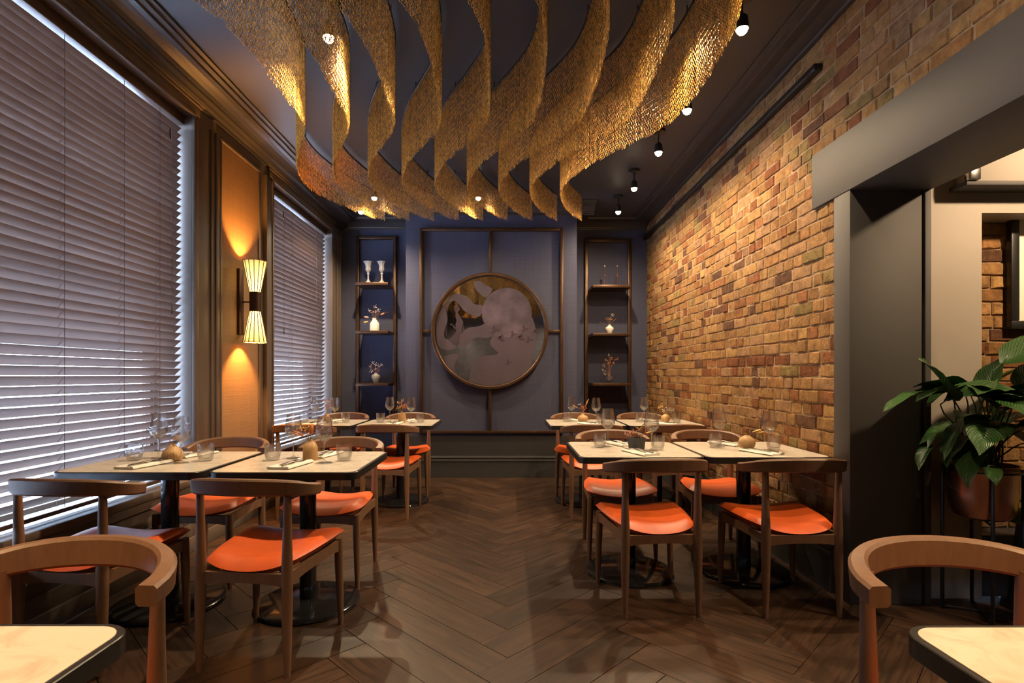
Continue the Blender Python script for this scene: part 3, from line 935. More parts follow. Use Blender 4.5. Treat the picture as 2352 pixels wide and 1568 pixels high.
for k in range(9):
    dx = -2.14 + 0.2675 * k
    t = thing('chain_curtain', 'wavy gold chain curtain under the ceiling, %s counted from the window wall' % ordinal[k], 'chain curtain', (dx, 0, ZC), 0, 'gold chain curtains hanging from the ceiling')
    rr = np.random.default_rng(50 + k)
    rail = MB().tube([(px[i], py[i], -0.045) for i in range(0, ns, 4)], 0.009, 6).build('curved_rail', M['black_metal'], t)
    for i in range(12, ns, 44):
        MB().tube([(px[i], py[i], -0.04), (px[i], py[i], 0.0)], 0.004, 5).build('hanger', M['black_metal'], rail)
    vs, rot, scl = [], [], []
    zb = np.interp(py, HB_D, HB_Z) - ZC
    for i in range(ns):
        f_ = 2.0 if big[i] else 1.0
        n = int(round((-0.055 - zb[i]) / PITCH / f_)) + (-1 if rr.random() < 0.15 else 0)
        jx, jy = rr.normal(0, 0.0012, 2)
        base = tang[i] + PI / 4 + rr.normal(0, 0.15)
        for q in range(n):
            vs.append((px[i] + jx, py[i] + jy, -0.062 - PITCH * f_ * q)); scl.append(f_)
            rot.append((rr.normal(0, 0.08), rr.normal(0, 0.08), base + (PI / 2 if q % 2 else 0) + rr.normal(0, 0.12)))
    me = bpy.data.meshes.new('chain_strands')
    me.from_pydata(vs, [], [])
    a = me.attributes.new('link_turn', 'FLOAT_VECTOR', 'POINT')
    a.data.foreach_set('vector', np.array(rot, np.float32).ravel())
    a = me.attributes.new('link_size', 'FLOAT', 'POINT')
    a.data.foreach_set('value', np.array(scl, np.float32))
    me.materials.append(M['chain'])
    o = inst('chain_strands', me, t); o['kind'] = 'stuff'
    md = o.modifiers.new('links', 'NODES'); md.node_group = CG
    tri_total += len(vs) * 6 * 3 * 2
print('chain tris', tri_total)

# ------------------------------------------------------------------ framed wall panel and round mirror
CX, CZ = -0.209, 1.712
yf = YB - 0.012
panel = thing('panel_frame', 'bronze rectangular frame with cross bars around the round mirror', 'frame', (CX, YB, CZ))
def fbar(name, x0, x1, z0, z1, out=0.045):
    MB().rbox(x0 - CX, x1 - CX, -out, 0, z0 - CZ, z1 - CZ, 0.004).build(name, M['bronze'], panel)
FX0, FX1, FZ0, FZ1 = -1.030, 0.650, 0.515, 2.920
fbar('side_bar', FX0, FX0 + 0.035, FZ0, FZ1); fbar('side_bar', FX1 - 0.035, FX1, FZ0, FZ1)
fbar('top_bar', FX0 + 0.035, FX1 - 0.035, FZ1 - 0.035, FZ1); fbar('bottom_bar', FX0 + 0.035, FX1 - 0.035, FZ0, FZ0 + 0.035)
fbar('cross_bar', CX - 0.0175, CX + 0.0175, CZ + 0.681, FZ1 - 0.035); fbar('cross_bar', CX - 0.0175, CX + 0.0175, FZ0 + 0.035, CZ - 0.681)
fbar('cross_bar', FX0 + 0.035, CX - 0.681, CZ - 0.017, CZ + 0.017, 0.03); fbar('cross_bar', CX + 0.681, FX1 - 0.035, CZ - 0.017, CZ + 0.017, 0.03)

mir = thing('round_mirror', 'large round mirror with mauve moon, cloud and bird print in bronze rim', 'mirror', (CX, YB - 0.001, CZ))
mir.rotation_euler = (R(90), 0, 0)          # local z looks towards the room
MB().lathe([(0.636, 0.0), (0.677, 0.0), (0.680, 0.085), (0.672, 0.094), (0.648, 0.094), (0.640, 0.086)], 96, closed=True).build('rim', M['bronze'], mir)
MB().lathe([(0.0, 0.052), (0.638, 0.052), (0.638, 0.040), (0.0, 0.040)], 96).build('mirror_glass', M['mirror'], mir, smooth=False)
R0 = 0.636
U = 1 / 670.0
def pp(x, y): return ((x - 758) * U * R0, -(y - 785) * U * R0)
def clip_disc(pts, r=0.994):
    out = []
    for x, y in pts:
        d = math.hypot(x, y)
        if d > r * R0: x, y = x * r * R0 / d, y * r * R0 / d
        out.append((x, y))
    return out
def subdiv(pts, n=5):
    P = smooth_curve([*pts, pts[0]], max(24, n * len(pts)))
    return [tuple(p) for p in P[:-1]]
def print_part(name, pts, h, m, smooth_=True):
    q = clip_disc(subdiv([pp(*p) for p in pts]) if smooth_ else [pp(*p) for p in pts])
    bm = bmesh.new()
    v0 = [bm.verts.new((x, y, h)) for x, y in q]
    f = bm.faces.new(v0)
    bmesh.ops.triangulate(bm, faces=[f])
    MB().bm(bm).build(name, m, mir, smooth=False)
circ = lambda cx, cy, r, n=48: [(cx + r * math.cos(2 * PI * k / n), cy + r * math.sin(2 * PI * k / n)) for k in range(n)]
# veil, moon, cloud bands, figure, birds
print_part('cloud_print', [(500, 1400), (540, 1230), (600, 1130), (720, 1085), (860, 1060), (760, 930), (800, 800), (640, 740), (760, 640), (800, 560), (1240, 560), (1310, 700), (1330, 860), (1300, 1010), (1260, 1190), (1240, 1330), (1050, 1430), (760, 1460)], 0.0530, M['print'])
print_part('cloud_print', [(100, 760), (110, 640), (170, 500), (250, 390), (340, 325), (440, 345), (520, 400), (570, 455), (665, 470), (665, 560), (600, 610), (540, 590), (455, 545), (400, 480), (320, 410), (240, 430), (215, 520), (240, 640), (200, 780), (215, 880), (300, 900), (340, 985), (250, 1015), (150, 990), (105, 880)], 0.0534, M['print'])
print_part('cloud_print', [(372, 985), (372, 880), (430, 790), (520, 740), (640, 720), (760, 680), (800, 760), (780, 850), (640, 862), (560, 880), (500, 950), (430, 985)], 0.0537, M['print'])
print_part('cloud_print', [(565, 180), (640, 170), (700, 215), (790, 270), (760, 330), (715, 370), (640, 330), (580, 260)], 0.0534, M['print'])
print_part('cloud_print', [(190, 1110), (290, 1070), (380, 1080), (345, 1150), (340, 1290), (420, 1370), (330, 1330), (230, 1210)], 0.0534, M['print'])
print_part('moon_print', circ(968, 560, 305), 0.0545, M['moon'], False)
def wave(pts, h=0.0549):
    P = smooth_curve([pp(*p) for p in pts], 30)
    vs, fs = [], []
    for i, p in enumerate(P):
        a = P[min(i + 1, 29)] - P[max(i - 1, 0)]; a = np.array((-a[1], a[0])) / (np.linalg.norm(a) + 1e-9) * 0.0011
        q = clip_disc([tuple(p + a), tuple(p - a)])
        vs += [(*q[0], h), (*q[1], h)]
        if i: fs.append((2 * i - 2, 2 * i - 1, 2 * i + 1, 2 * i))
    MB().add(vs, fs).build('wave_line', M['print_line'], mir, smooth=False)
for k in range(8):
    o_ = k * 17
    wave([(135 + o_ * 0.75, 720 + o_), (150 + o_ * .7, 560 + o_ * .6), (230 + o_ * .35, 430 - o_ * .15 + 30), (330, 345 + o_ * .45), (430, 380 + o_ * .8), (520, 470 + o_ * .75), (650, 490 + o_ * 0.55)])
for k in range(7):
    wave([(385 + k * 14, 965), (410 + k * 14, 860 + k * 12), (480 + k * 10, 775 + k * 14), (590, 745 + k * 15), (730, 700 + k * 20)])
print_part('figure_print', [(320, 480), (345, 470), (375, 488), (388, 528), (366, 556), (378, 580), (402, 620), (432, 684), (424, 715), (416, 765), (404, 805), (386, 870), (372, 950), (340, 948), (308, 946), (288, 915), (252, 900), (288, 862), (318, 832), (345, 770), (338, 700), (350, 655), (337, 600), (338, 556), (322, 525)], 0.0558, M['print_dark'])
for s_pts in ([(270, 695), (300, 700), (325, 728), (345, 752), (338, 758), (315, 738), (295, 710), (270, 702)], [(425, 690), (440, 740), (442, 790), (425, 805), (408, 795), (420, 792), (432, 780), (430, 740)]):
    print_part('ribbon_print', s_pts, 0.0557, M['print_dark'])
bird = [(-52, 38), (-18, 8), (-22, -40), (-8, -62), (14, -30), (22, -4), (62, -12), (66, 6), (28, 18), (8, 36)]
for (bx, by, s, fl) in ((812, 772, 1.0, 1), (905, 872, 0.8, -1), (1040, 822, 0.7, 1), (1150, 862, 0.75, -1), (1180, 755, 0.8, 1), (1238, 890, 0.75, 1), (985, 1165, 0.6, 1), (1330, 790, 0.6, -1)):
    print_part('bird_print', [(bx + x * s * fl, by + y * s) for x, y in bird], 0.0558, M['print_dark'])

# ------------------------------------------------------------------ shelf units in the alcoves
def shelf_unit(x0, x1, ztop, shelves, xs, label):
    t = thing('shelf_unit', label, 'shelf', ((x0 + x1) / 2, YA, 0), 0, 'bronze shelf frames in the alcoves')
    cx = (x0 + x1) / 2
    w = 0.042
    m = M['bronze']
    MB().rbox(x0 - cx, x0 - cx + w, -0.05, 0, 0.30, ztop, 0.004).build('upright', m, t)
    MB().rbox(x1 - cx - w, x1 - cx, -0.05, 0, 0.30, ztop, 0.004).build('upright', m, t)
    MB().rbox(x0 - cx + w, x1 - cx - w, -0.05, 0, ztop - w, ztop, 0.004).build('top_bar', m, t)
    for z in shelves:
        MB().rbox(xs[0] - cx, xs[1] - cx, -0.36, -0.004, z - 0.034, z, 0.003).build('shelf_board', m, t)
    return t
shelf_unit(-1.956, -1.435, 2.99, (2.342, 1.747, 1.10), (-1.872, -1.472), 'bronze shelf frame beside the window, holding white goblets and vases')
shelf_unit(0.995, 1.592, 2.955, (2.310, 1.717, 1.10), (1.046, 1.520), 'bronze shelf frame beside the brick wall, holding copper candlesticks')

SHY = YA - 0.24
def goblet(x, label):
    t = thing('tulip_goblet', label, 'goblet', (x, SHY, 2.343), 0, 'white tulip goblets on the top shelf')
    fl = lambda a, z: 0.07 * math.cos(10 * a)
    MB().lathe([(0.0, 0), (0.045, 0.0), (0.043, 0.010), (0.018, 0.035), (0.010, 0.055), (0.009, 0.110), (0.017, 0.118), (0.017, 0.130), (0.010, 0.138)], 24).build('foot', M['pale_ceramic'], t)
    MB().lathe([(0.009, 0.138), (0.030, 0.160), (0.036, 0.185), (0.030, 0.196), (0.032, 0.205), (0.036, 0.235), (0.052, 0.268), (0.063, 0.276), (0.050, 0.262), (0.031, 0.225), (0.025, 0.19), (0.0, 0.17)], 40, flute=fl).build('cup', M['pale_ceramic'], t, angle=80)
goblet(-1.745, 'fluted white tulip goblet on the top shelf, on the window end')
goblet(-1.575, 'fluted white tulip goblet on the top shelf, on the mirror end')

def candlestick(x, label):
    t = thing('candle_holder', label, 'candle holder', (x, SHY, 2.311), 0, 'slim copper candle holders')
    MB().lathe([(0.0, 0), (0.014, 0), (0.012, 0.004), (0.0045, 0.01), (0.0045, 0.10), (0.007, 0.104), (0.0045, 0.108), (0.012, 0.128), (0.014, 0.138), (0.0, 0.138)], 16).build('stem', M['copper_thin'], t)
    MB().lathe([(0.011, 0.136), (0.011, 0.255), (0.0095, 0.255), (0.0095, 0.136)], 16, closed=True).build('glass_tube', M['glass'], t)
    MB().ico((0, 0, 0.253), 0.009, 1).build('glass_tip', M['white_ceramic'], t)
candlestick(1.215, 'slim copper candle holder with glass tube, nearer the mirror')
candlestick(1.372, 'slim copper candle holder with glass tube, nearer the brick wall')

# ------------------------------------------------------------------ vases and dried flowers
def vase(kind, loc, label, s=1.0, group=None):
    mb = MB()
    rib = lambda n, a: (lambda t, z: a * math.cos(n * t))
    if kind == 'fluted':
        mb.lathe([(0.0, 0), (0.058, 0), (0.060, 0.02), (0.054, 0.10), (0.034, 0.128), (0.026, 0.145), (0.034, 0.165), (0.030, 0.165), (0.020, 0.145), (0.0, 0.12)], 48, flute=rib(14, 0.045)); m = 'white_ceramic'
    elif kind == 'urn':
        mb.lathe([(0.0, 0), (0.034, 0), (0.050, 0.05), (0.056, 0.08), (0.046, 0.10), (0.020, 0.115), (0.018, 0.125), (0.014, 0.125), (0.012, 0.11), (0.0, 0.09)], 28); m = 'grey_ceramic'
    elif kind == 'diamond':
        mb.lathe([(0.0, 0), (0.030, 0), (0.036, 0.02), (0.054, 0.062), (0.046, 0.078), (0.016, 0.098), (0.014, 0.112), (0.010, 0.112), (0.009, 0.09), (0.0, 0.07)], 28); m = 'white_ceramic'
    elif kind == 'globe_glass':
        mb.lathe([(0.0, 0.004), (0.030, 0.004), (0.058, 0.035), (0.062, 0.055), (0.050, 0.085), (0.034, 0.098), (0.038, 0.11), (0.035, 0.11), (0.031, 0.098), (0.046, 0.083), (0.058, 0.055), (0.054, 0.036), (0.0, 0.012)], 28); m = 'glass'
    elif kind == 'onion':
        mb.lathe([(0.0, 0), (0.034, 0), (0.049, 0.018), (0.050, 0.035), (0.040, 0.058), (0.018, 0.078), (0.009, 0.090), (0.006, 0.090), (0.004, 0.07), (0.0, 0.05)], 64, flute=rib(22, 0.03)); m = 'tan_ceramic'
    elif kind == 'bottle':
        mb.lathe([(0.0, 0), (0.036, 0), (0.038, 0.006), (0.037, 0.065), (0.027, 0.088), (0.011, 0.100), (0.010, 0.108), (0.007, 0.108), (0.006, 0.09), (0.0, 0.08)], 56, flute=rib(20, 0.022)); m = 'tan_ceramic'
    elif kind == 'ball':
        mb.lathe([(0.0, 0), (0.022, 0), (0.042, 0.018), (0.048, 0.042), (0.040, 0.066), (0.018, 0.083), (0.007, 0.087), (0.004, 0.08), (0.0, 0.06)], 64, flute=rib(24, 0.025)); m = 'tan_ceramic'
    elif kind == 'square':
        secs = []
        for (h, z) in ((0.034, 0), (0.040, 0.075), (0.034, 0.075), (0.028, 0.02)):
            secs.append([(a, b, z) for a, b in rounded_rect(h, h, 0.005, 2)])
        mb.sweep(secs); m = 'black_ceramic'
    elif kind == 'flat':
        mb.lathe([(0.0, 0), (0.025, 0), (0.046, 0.020), (0.050, 0.042), (0.040, 0.062), (0.016, 0.074), (0.012, 0.090), (0.008, 0.090), (0.006, 0.07), (0.0, 0.05)], 28); m = 'tan_ceramic'
    if s != 1.0: mb.v = [(x * s, y * s, z * s) for x, y, z in mb.v]
    o = mb.build('bud_vase' if kind not in ('fluted', 'urn', 'diamond', 'globe_glass') else 'vase', M[m], None, angle=60)
    o.location = loc; o.rotation_euler = (0, 0, random.uniform(0, 1))
    return tag(o, label, 'vase', group)

def flowers(loc, label, spec, seed, group=None):
    """spec: list of (kind, dx, dy, dz, material) giving where each sprig ends"""
    t = thing('dried_flowers', label, 'flowers', loc, 0, group)
    r = random.Random(seed)
    for (kind, dx, dy, dz, mt) in spec:
        mid = (dx * 0.35 + r.uniform(-.006, .006), dy * 0.35, dz * 0.6)
        st = MB().tube([(0, 0, -0.03), mid, (dx, dy, dz)], [0.0013, 0.0011, 0.0008], 5).build('stem', M['dry_stem'], t)
        d = (Vector((dx, dy, dz)) - Vector(mid)).normalized()
        q = d.to_track_quat('Z', 'Y').to_matrix()
        mb = MB()
        if kind == 'tail':
            mb.ico((0, 0, 0), 0.011, 2, (1, 1, 2.6), q)
            for _ in range(26):
                a = r.uniform(0, 2 * PI); zz = r.uniform(-.9, 1)
                p = q @ Vector((0.010 * math.cos(a) * math.sqrt(1 - zz * zz * .8), 0.010 * math.sin(a) * math.sqrt(1 - zz * zz * .8), 0.026 * zz))
                e = p + q @ Vector((0.005 * math.cos(a), 0.005 * math.sin(a), 0.009))
                mb.tube([p, e], [0.0008, 0.0003], 3)
        elif kind == 'dots':
            for _ in range(9):
                p = Vector((r.gauss(0, .012), r.gauss(0, .012), r.gauss(0, .012)))
                mb.tube([(0, 0, -0.012), p], 0.0005, 3)
                mb.ico(p, r.uniform(0.0028, 0.005), 1)
        elif kind == 'leaf':
            secs = []
            for i in range(6):
                u = i / 5
                w = 0.013 * math.sin(PI * min(u * 0.9 + 0.08, 1)) ** 0.8
                secs.append([q @ Vector((w, 0.003, u * 0.055 - 0.01)), q @ Vector((0, -0.002, u * 0.055 - 0.01)), q @ Vector((-w, 0.003, u * 0.055 - 0.01)), q @ Vector((0, 0.004, u * 0.055 - 0.01))])
            mb.sweep(secs)
        elif kind == 'star':
            for i in range(7):
                a = 2 * PI * i / 7 + r.uniform(-.2, .2)
                tip = q @ Vector((0.026 * math.cos(a), 0.026 * math.sin(a), r.uniform(.004, .016)))
                s0 = q @ Vector((0.004 * math.cos(a + 1.2), 0.004 * math.sin(a + 1.2), 0)); s1 = q @ Vector((0.004 * math.cos(a - 1.2), 0.004 * math.sin(a - 1.2), 0))
                mid_ = (tip * 0.5) + q @ Vector((0, 0, 0.003))
                mb.add([s0, s1, tip, mid_, q @ Vector((0, 0, -0.003))], [(0, 3, 2), (3, 1, 2), (0, 1, 3), (0, 2, 4), (1, 4, 2)])
        bl = mb.build('bloom', M[mt], st)
        bl.location = (dx, dy, dz)
    return t
vase('fluted', (-1.665, SHY, 1.748), 'white fluted ceramic vase on the middle shelf by the window')
flowers((-1.665, SHY, 1.748 + 0.155), 'dried pampas and pale sprigs in the white fluted vase', [
    ('dots', -.07, 0, .10, 'dry_white'), ('dots', 0.01, .01, .15, 'dry_white'), ('dots', .05, 0, .11, 'dry_white'), ('dots', -.02, 0, .09, 'dry_pink'), ('dots', .02, -.02, .08, 'dry_gold'),
    ('tail', .10, -.01, .06, 'dry_rust'), ('leaf', .13, 0, .07, 'dry_rust'), ('tail', -.10, -.01, .02, 'dry_pink'), ('tail', -.11, 0, -.04, 'dry_gold'), ('leaf', .04, -.01, .05, 'dry_rust')], 1)
vase('urn', (-1.650, SHY, 1.101), 'small grey round vase on the lowest shelf by the window')
flowers((-1.650, SHY, 1.101 + 0.115), 'pale pink dried blossom in the small grey vase', [
    ('dots', -.07, 0, .09, 'dry_pink'), ('dots', -.03, 0, .14, 'dry_white'), ('dots', .03, .01, .10, 'dry_pink'), ('dots', .07, 0, .11, 'dry_white'), ('dots', 0, -.02, .06, 'dry_pink'), ('dots', -.05, 0, .03, 'dry_white'), ('dots', .04, 0, .04, 'dry_rust'), ('dots', .0, .01, .11, 'dry_white')], 2)
vase('diamond', (1.275, SHY, 1.718), 'small cream pointed vase on the middle shelf by the bricks')
flowers((1.275, SHY, 1.718 + 0.10), 'golden seed heads in the small cream pointed vase', [
    ('leaf', -.08, 0, .03, 'dry_gold'), ('leaf', -.03, 0, .06, 'dry_gold'), ('dots', .04, 0, .13, 'dry_white'), ('dots', -.02, 0, .09, 'dry_gold'), ('leaf', .05, 0, .06, 'dry_rust'), ('dots', .02, .01, .08, 'dry_gold')], 3)
vase('globe_glass', (1.270, SHY, 1.101), 'round clear glass vase on the lowest shelf by the bricks', 1.1)
flowers((1.270, SHY, 1.101 + 0.10), 'tall bunch of rust and gold dried flowers in the glass vase', [
    (kd, dx, dy, dz, mt) for kd, dx, dy, dz, mt in [('dots', -.07, 0, .12, 'dry_gold'), ('dots', -.04, 0, .19, 'dry_gold'), ('dots', 0, .01, .24, 'dry_white'), ('dots', .03, 0, .21, 'dry_gold'), ('dots', .09, 0, .20, 'dry_rust'), ('dots', .05, .01, .15, 'dry_rust'), ('dots', -.02, -.01, .15, 'dry_rust'), ('dots', -.08, 0, .06, 'dry_gold'), ('dots', -.05, 0, .02, 'dry_white'), ('leaf', .01, 0, .12, 'dry_rust'), ('dots', .01, -.01, .19, 'dry_rust'), ('leaf', -.03, 0, .08, 'dry_rust')]], 4)

# ------------------------------------------------------------------ dining chair
def chair_proto():
    t = thing('dining_chair', 'x', 'chair', (0, 0, 0), 0, 'orange leather dining chairs')
    ml = M['chair']
    # legs: front towards +y
    for s in (-1, 1):
        MB().tube([(s * .187, -.238, 0), (s * .186, -.237, .10), (s * .184, -.234, .28), (s * .183, -.232, .42), (s * .184, -.232, .58), (s * .186, -.234, .735)], [.0125, .0165, .0215, .0225, .0175, .0145], 16).build('leg', ml, t)
    for s in (-1, 1):
        MB().tube([(s * .215, .222, 0), (s * .213, .220, .10), (s * .209, .216, .28), (s * .206, .214, .415)], [.0115, .0155, .0195, .0200], 16).build('leg', ml, t)
    # aprons
    def apron(p0, p1, h0, h1, sag, w=0.011):
        secs = []
        for i in range(9):
            u = i / 8
            p = Vector(p0).lerp(Vector(p1), u)
            d = (Vector(p1) - Vector(p0)).normalized(); n_ = Vector((-d.y, d.x, 0)) * w
            e = (2 * u - 1) ** 2
            lo = h0 - 0.0 - sag * e ** 1.5; hi = h1
            secs.append([(p.x + n_.x, p.y + n_.y, lo), (p.x + n_.x, p.y + n_.y, hi), (p.x - n_.x, p.y - n_.y, hi), (p.x - n_.x, p.y - n_.y, lo)])
        MB().sweep(secs).build('apron', ml, t, smooth=False)
    apron((-.183, -.232, 0), (.183, -.232, 0), .366, .407, .014)
    apron((-.206, .214, 0), (.206, .214, 0), .368, .410, .012)
    apron((-.183, -.232, 0), (-.206, .214, 0), .368, .410, .012)
    apron((.183, -.232, 0), (.206, .214, 0), .368, .410, .012)
    # saddle seat
    nu, nv = 17, 15
    top, bot = [], []
    for j in range(nv):
        v = -1 + 2 * j / (nv - 1)
        for i in range(nu):
            u = -1 + 2 * i / (nu - 1)
            y = 0.012 + 0.252 * v
            hw = 0.196 + (0.250 - 0.196) * (v + 1) / 2
            # rounded plan
            uu = u * math.sqrt(max(0, 1 - 0.17 * abs(v) ** 3)); vv = v * math.sqrt(max(0, 1 - 0.26 * abs(u) ** 3))
            y = 0.012 + 0.255 * vv
            x = hw * uu
            edge = max(abs(u), abs(v))
            e = max(0.0, 1 - abs(u) ** 9) ** 0.5 * max(0.0, 1 - abs(v) ** 9) ** 0.5
            saddle = 0.441 + 0.034 * u * u + 0.008 * v - 0.010 * max(0, v) ** 3 * 1.4
            base = 0.400 + 0.027 * u * u * (0.5 + 0.5 * abs(u)) + 0.008 * v
            mid = base + (saddle - base) * 0.5
            top.append((x, y, mid + (saddle + 0.012 - mid) * e))
            bot.append((x, y, mid - (mid - base + 0.004) * e))
    vs = top + bot
    N = nu * nv
    fs = []
    for j in range(nv - 1):
        for i in range(nu - 1):
            a = j * nu + i
            fs.append((a, a + 1, a + nu + 1, a + nu))
            fs.append((N + a, N + a + nu, N + a + nu + 1, N + a + 1))
    ring = [i for i in range(nu)] + [j * nu + nu - 1 for j in range(1, nv)] + [(nv - 1) * nu + i for i in range(nu - 2, -1, -1)] + [j * nu for j in range(nv - 2, 0, -1)]
    for k in range(len(ring)):
        a, b = ring[k], ring[(k + 1) % len(ring)]
        fs.append((a, N + a, N + b, b))
    MB().add(vs, fs).build('seat', M['leather'], t, angle=75)
    # bent top rail
    secs = []
    n = 33
    for i in range(n):
        s = -1 + 2 * i / (n - 1)
        th = s * R(92)
        a_ = abs(s)
        cx_, cy_ = .243 * math.sin(th), -.135 - .165 * max(0, math.cos(th)) ** 0.9 + (0.03 * max(0, a_ - 0.93) / 0.07 if a_ > .93 else 0)
        nx, ny = math.sin(th) / .243, -math.cos(th) / .165
        L = math.hypot(nx, ny) or 1; nx, ny = nx / L, ny / L
        k = 1 - a_ ** 2.2
        zt = 0.748 + 0.048 * k; zb = 0.702 + 0.024 * k
        hwid = 0.0150 + 0.0095 * a_ ** 2
        c_ = 0.007
        ring_ = [(-hwid, zb + c_), (-hwid, zt - c_), (-hwid + c_, zt), (hwid - c_, zt), (hwid, zt - c_), (hwid, zb + c_), (hwid - c_, zb), (-hwid + c_, zb)]
        lean = 0.012 * k
        secs.append([(cx_ + nx * (o + lean * ((z - zb) / 0.07 - .5)), cy_ + ny * (o + lean * ((z - zb) / 0.07 - .5)), z) for o, z in ring_])
    MB().sweep(secs).build('back_rail', ml, t, angle=32)
    return t
ch0 = chair_proto()
used_ch = [False]
def chair(x, y, rz, label):
    if used_ch[0]: t = copy_tree(ch0)
    else: t = ch0; used_ch[0] = True
    t.location = (x, y, 0); t.rotation_euler = (0, 0, rz)
    t['label'] = label
    return t

# ------------------------------------------------------------------ pedestal tables
TH = 0.75
def table_proto():
    t = thing('pedestal_table', 'x', 'table', (0, 0, 0), 0, 'square marble pedestal tables')
    MB().prism(rounded_rect(.349, .349, .055, 7), TH - .036, TH - .001, bev=.002).build('edge_band', M['black_edge'], t)
    MB().prism(rounded_rect(.337, .337, .045, 7), TH - .010, TH + .0006, bev=.0008).build('tabletop', M['marble'], t)
    MB().lathe([(.12, TH - .050), (.12, TH - .036), (0, TH - .036), (0, TH - .050)], 28, closed=True).build('top_plate', M['black_metal'], t)
    MB().tube([(0, 0, .03), (0, 0, TH - .045)], .042, 28).build('column', M['black_gloss'], t)
    MB().lathe([(0, 0), (.262, 0), (.266, .008), (.262, .018), (.245, .025), (.10, .030), (.05, .034), (0, .034)], 56).build('base', M['black_gloss'], t)
    return t
tb0 = table_proto()
used_tb = [False]
TABLES = {
    1: (-1.775, 2.84, 'the front table by the large window'),
    2: (-1.050, 2.84, 'the front aisle table on the window side'),
    3: (0.741, 3.30, 'the front aisle table on the brick side'),
    4: (1.441, 3.30, 'the front table against the bricks'),
    5: (-1.735, 5.13, 'the far table by the small window'),
    6: (-1.015, 5.13, 'the far aisle table on the window side'),
    9: (0.720, 5.13, 'the far aisle table on the brick side'),
    10: (1.425, 5.13, 'the far table against the bricks'),
    7: (-1.015, 0.63, 'window'), 8: (1.045, 0.625, 'plant')}
for k, (x, y, d) in TABLES.items():
    if used_tb[0]: t = copy_tree(tb0)
    else: t = tb0; used_tb[0] = True
    t.location = (x, y, 0)
    if k in (7, 8):
        t['label'] = 'bare marble table cut by the picture edge, on the %s side' % d
    else:
        t['label'] = d.replace('the ', 'square marble pedestal table, the ', 1)

for k, (x, y, d) in TABLES.items():
    if k in (7, 8):
        chair(x - 0.005, y + 0.425, PI, 'cropped orange dining chair facing the bare table on the %s side' % d)
        continue
    j = lambda a: random.Random(k * 7 + a).uniform(-1, 1)
    oy = 0.435 if k in (1, 2) else (0.385 if k in (3, 4) else 0.385)
    by = 0.415 if k < 5 else 0.42
    chair(x + .01 * j(1) + (.0 if k != 4 else .012), y - oy, R(2.0 * j(2) + (-5 if k in (1, 2) else 2 if k in (3, 4) else 0)), 'orange leather dining chair, back to us, at ' + d)
    chair(x + .012 * j(3), y + by, PI + R(3 * j(4)), 'orange leather dining chair facing us, tucked behind ' + d)

# ------------------------------------------------------------------ table settings
def glass_proto():
    t = thing('wine_glass', 'x', 'wine glass', (0, 0, 0), 0, 'clear wine glasses on the tables')
    MB().lathe([(0, 0), (.036, 0), (.036, .002), (.012, .006), (.0042, .016), (.0036, .06), (.0042, .095), (.010, .108)], 28).build('stem', M['glass'], t)
    MB().lathe([(.010, .108), (.026, .120), (.040, .138), (.0445, .152), (.0425, .175), (.036, .215), (.0325, .238), (.0313, .238), (.0348, .215), (.0412, .175), (.0432, .152), (.0388, .139), (.025, .122), (.0, .112)], 32).build('bowl', M['glass'], t, angle=60)
    return t
def tumbler_proto():
    t = thing('water_tumbler', 'x', 'tumbler', (0, 0, 0), 0, 'clear water tumblers on the tables')
    MB().lathe([(0, 0), (.026, 0), (.030, .003), (.035, .012), (.0385, .028), (.0400, .034), (.0392, .037), (.0402, .041), (.0394, .045), (.0404, .050), (.0398, .054), (.0410, .088), (.0392, .088), (.0380, .052), (.0365, .030), (.031, .016), (.020, .011), (0, .010)], 32, flute=lambda a, z: 0.012 * math.cos(24 * a) * (1 if z < .05 else 0)).build('tumbler_wall', M['glass'], t, angle=60)
    return t
def napkin_proto():
    t = thing('folded_napkin', 'x', 'napkin', (0, 0, 0), 0, 'folded white napkins')
    secs = []
    for i in range(9):
        u = i / 8; y = -.115 + .23 * u
        h = .013 + .003 * math.sin(u * 9)
        w = .036 + .003 * math.sin(u * 5 + 1)
        secs.append([(a * 1.35 * w / .036, y + .004 * math.sin(a * 60), b * h / .013 + 0.0) for a, b in ((-.034, 0), (.034, 0), (.039, .005), (.034, .0125), (.012, .0115), (-.012, .0105), (-.034, .0125), (-.039, .006))])
    MB().sweep(secs).build('cloth_roll', M['napkin'], t, angle=60)
    secs = []
    for i in range(7):
        u = i / 6; y = -.112 + .225 * u
        secs.append([(.038, y, .0145), (.054, y, .008), (.056, y, .004), (.053, y, .012), (.040, y, .0165)])
    MB().sweep(secs).build('cloth_fold', M['napkin'], t, angle=60)
    return t
def fork_proto():
    t = thing('dinner_fork', 'x', 'fork', (0, 0, 0), 0, 'steel forks on the napkins')
    secs = []
    for (y, w, z) in ((-.10, .004, 0), (-.097, .006, 0), (-.05, .0045, .001), (0, .003, .003), (.035, .0028, .004), (.045, .008, .003), (.058, .0115, .001)):
        secs.append([(-w, y, z), (w, y, z), (w, y, z + .002), (-w, y, z + .002)])
    MB().sweep(secs).build('handle', M['steel'], t)
    for q in range(4):
        x = -.0098 + q * .00653
        MB().tube([(x, .056, .002), (x, .075, .001), (x, .098, .005)], [.0018, .0016, .0009], 6).build('tine', M['steel'], t)
    return t
def knife_proto():
    t = thing('table_knife', 'x', 'knife', (0, 0, 0), 0, 'steel knives on the napkins')
    MB().rbox(-.006, .006, -.105, -.005, 0, .006, .002).build('handle', M['steel'], t)
    secs = []
    for (y, a, b) in ((-.006, -.004, .004), (.01, -.004, .008), (.06, -.004, .010), (.095, -.004, .008), (.112, -.003, -.001)):
        secs.append([(a, y, .002), (b, y, .0028), (b, y, .0032), (a, y, .004)])
    MB().sweep(secs).build('blade', M['steel'], t)
    return t
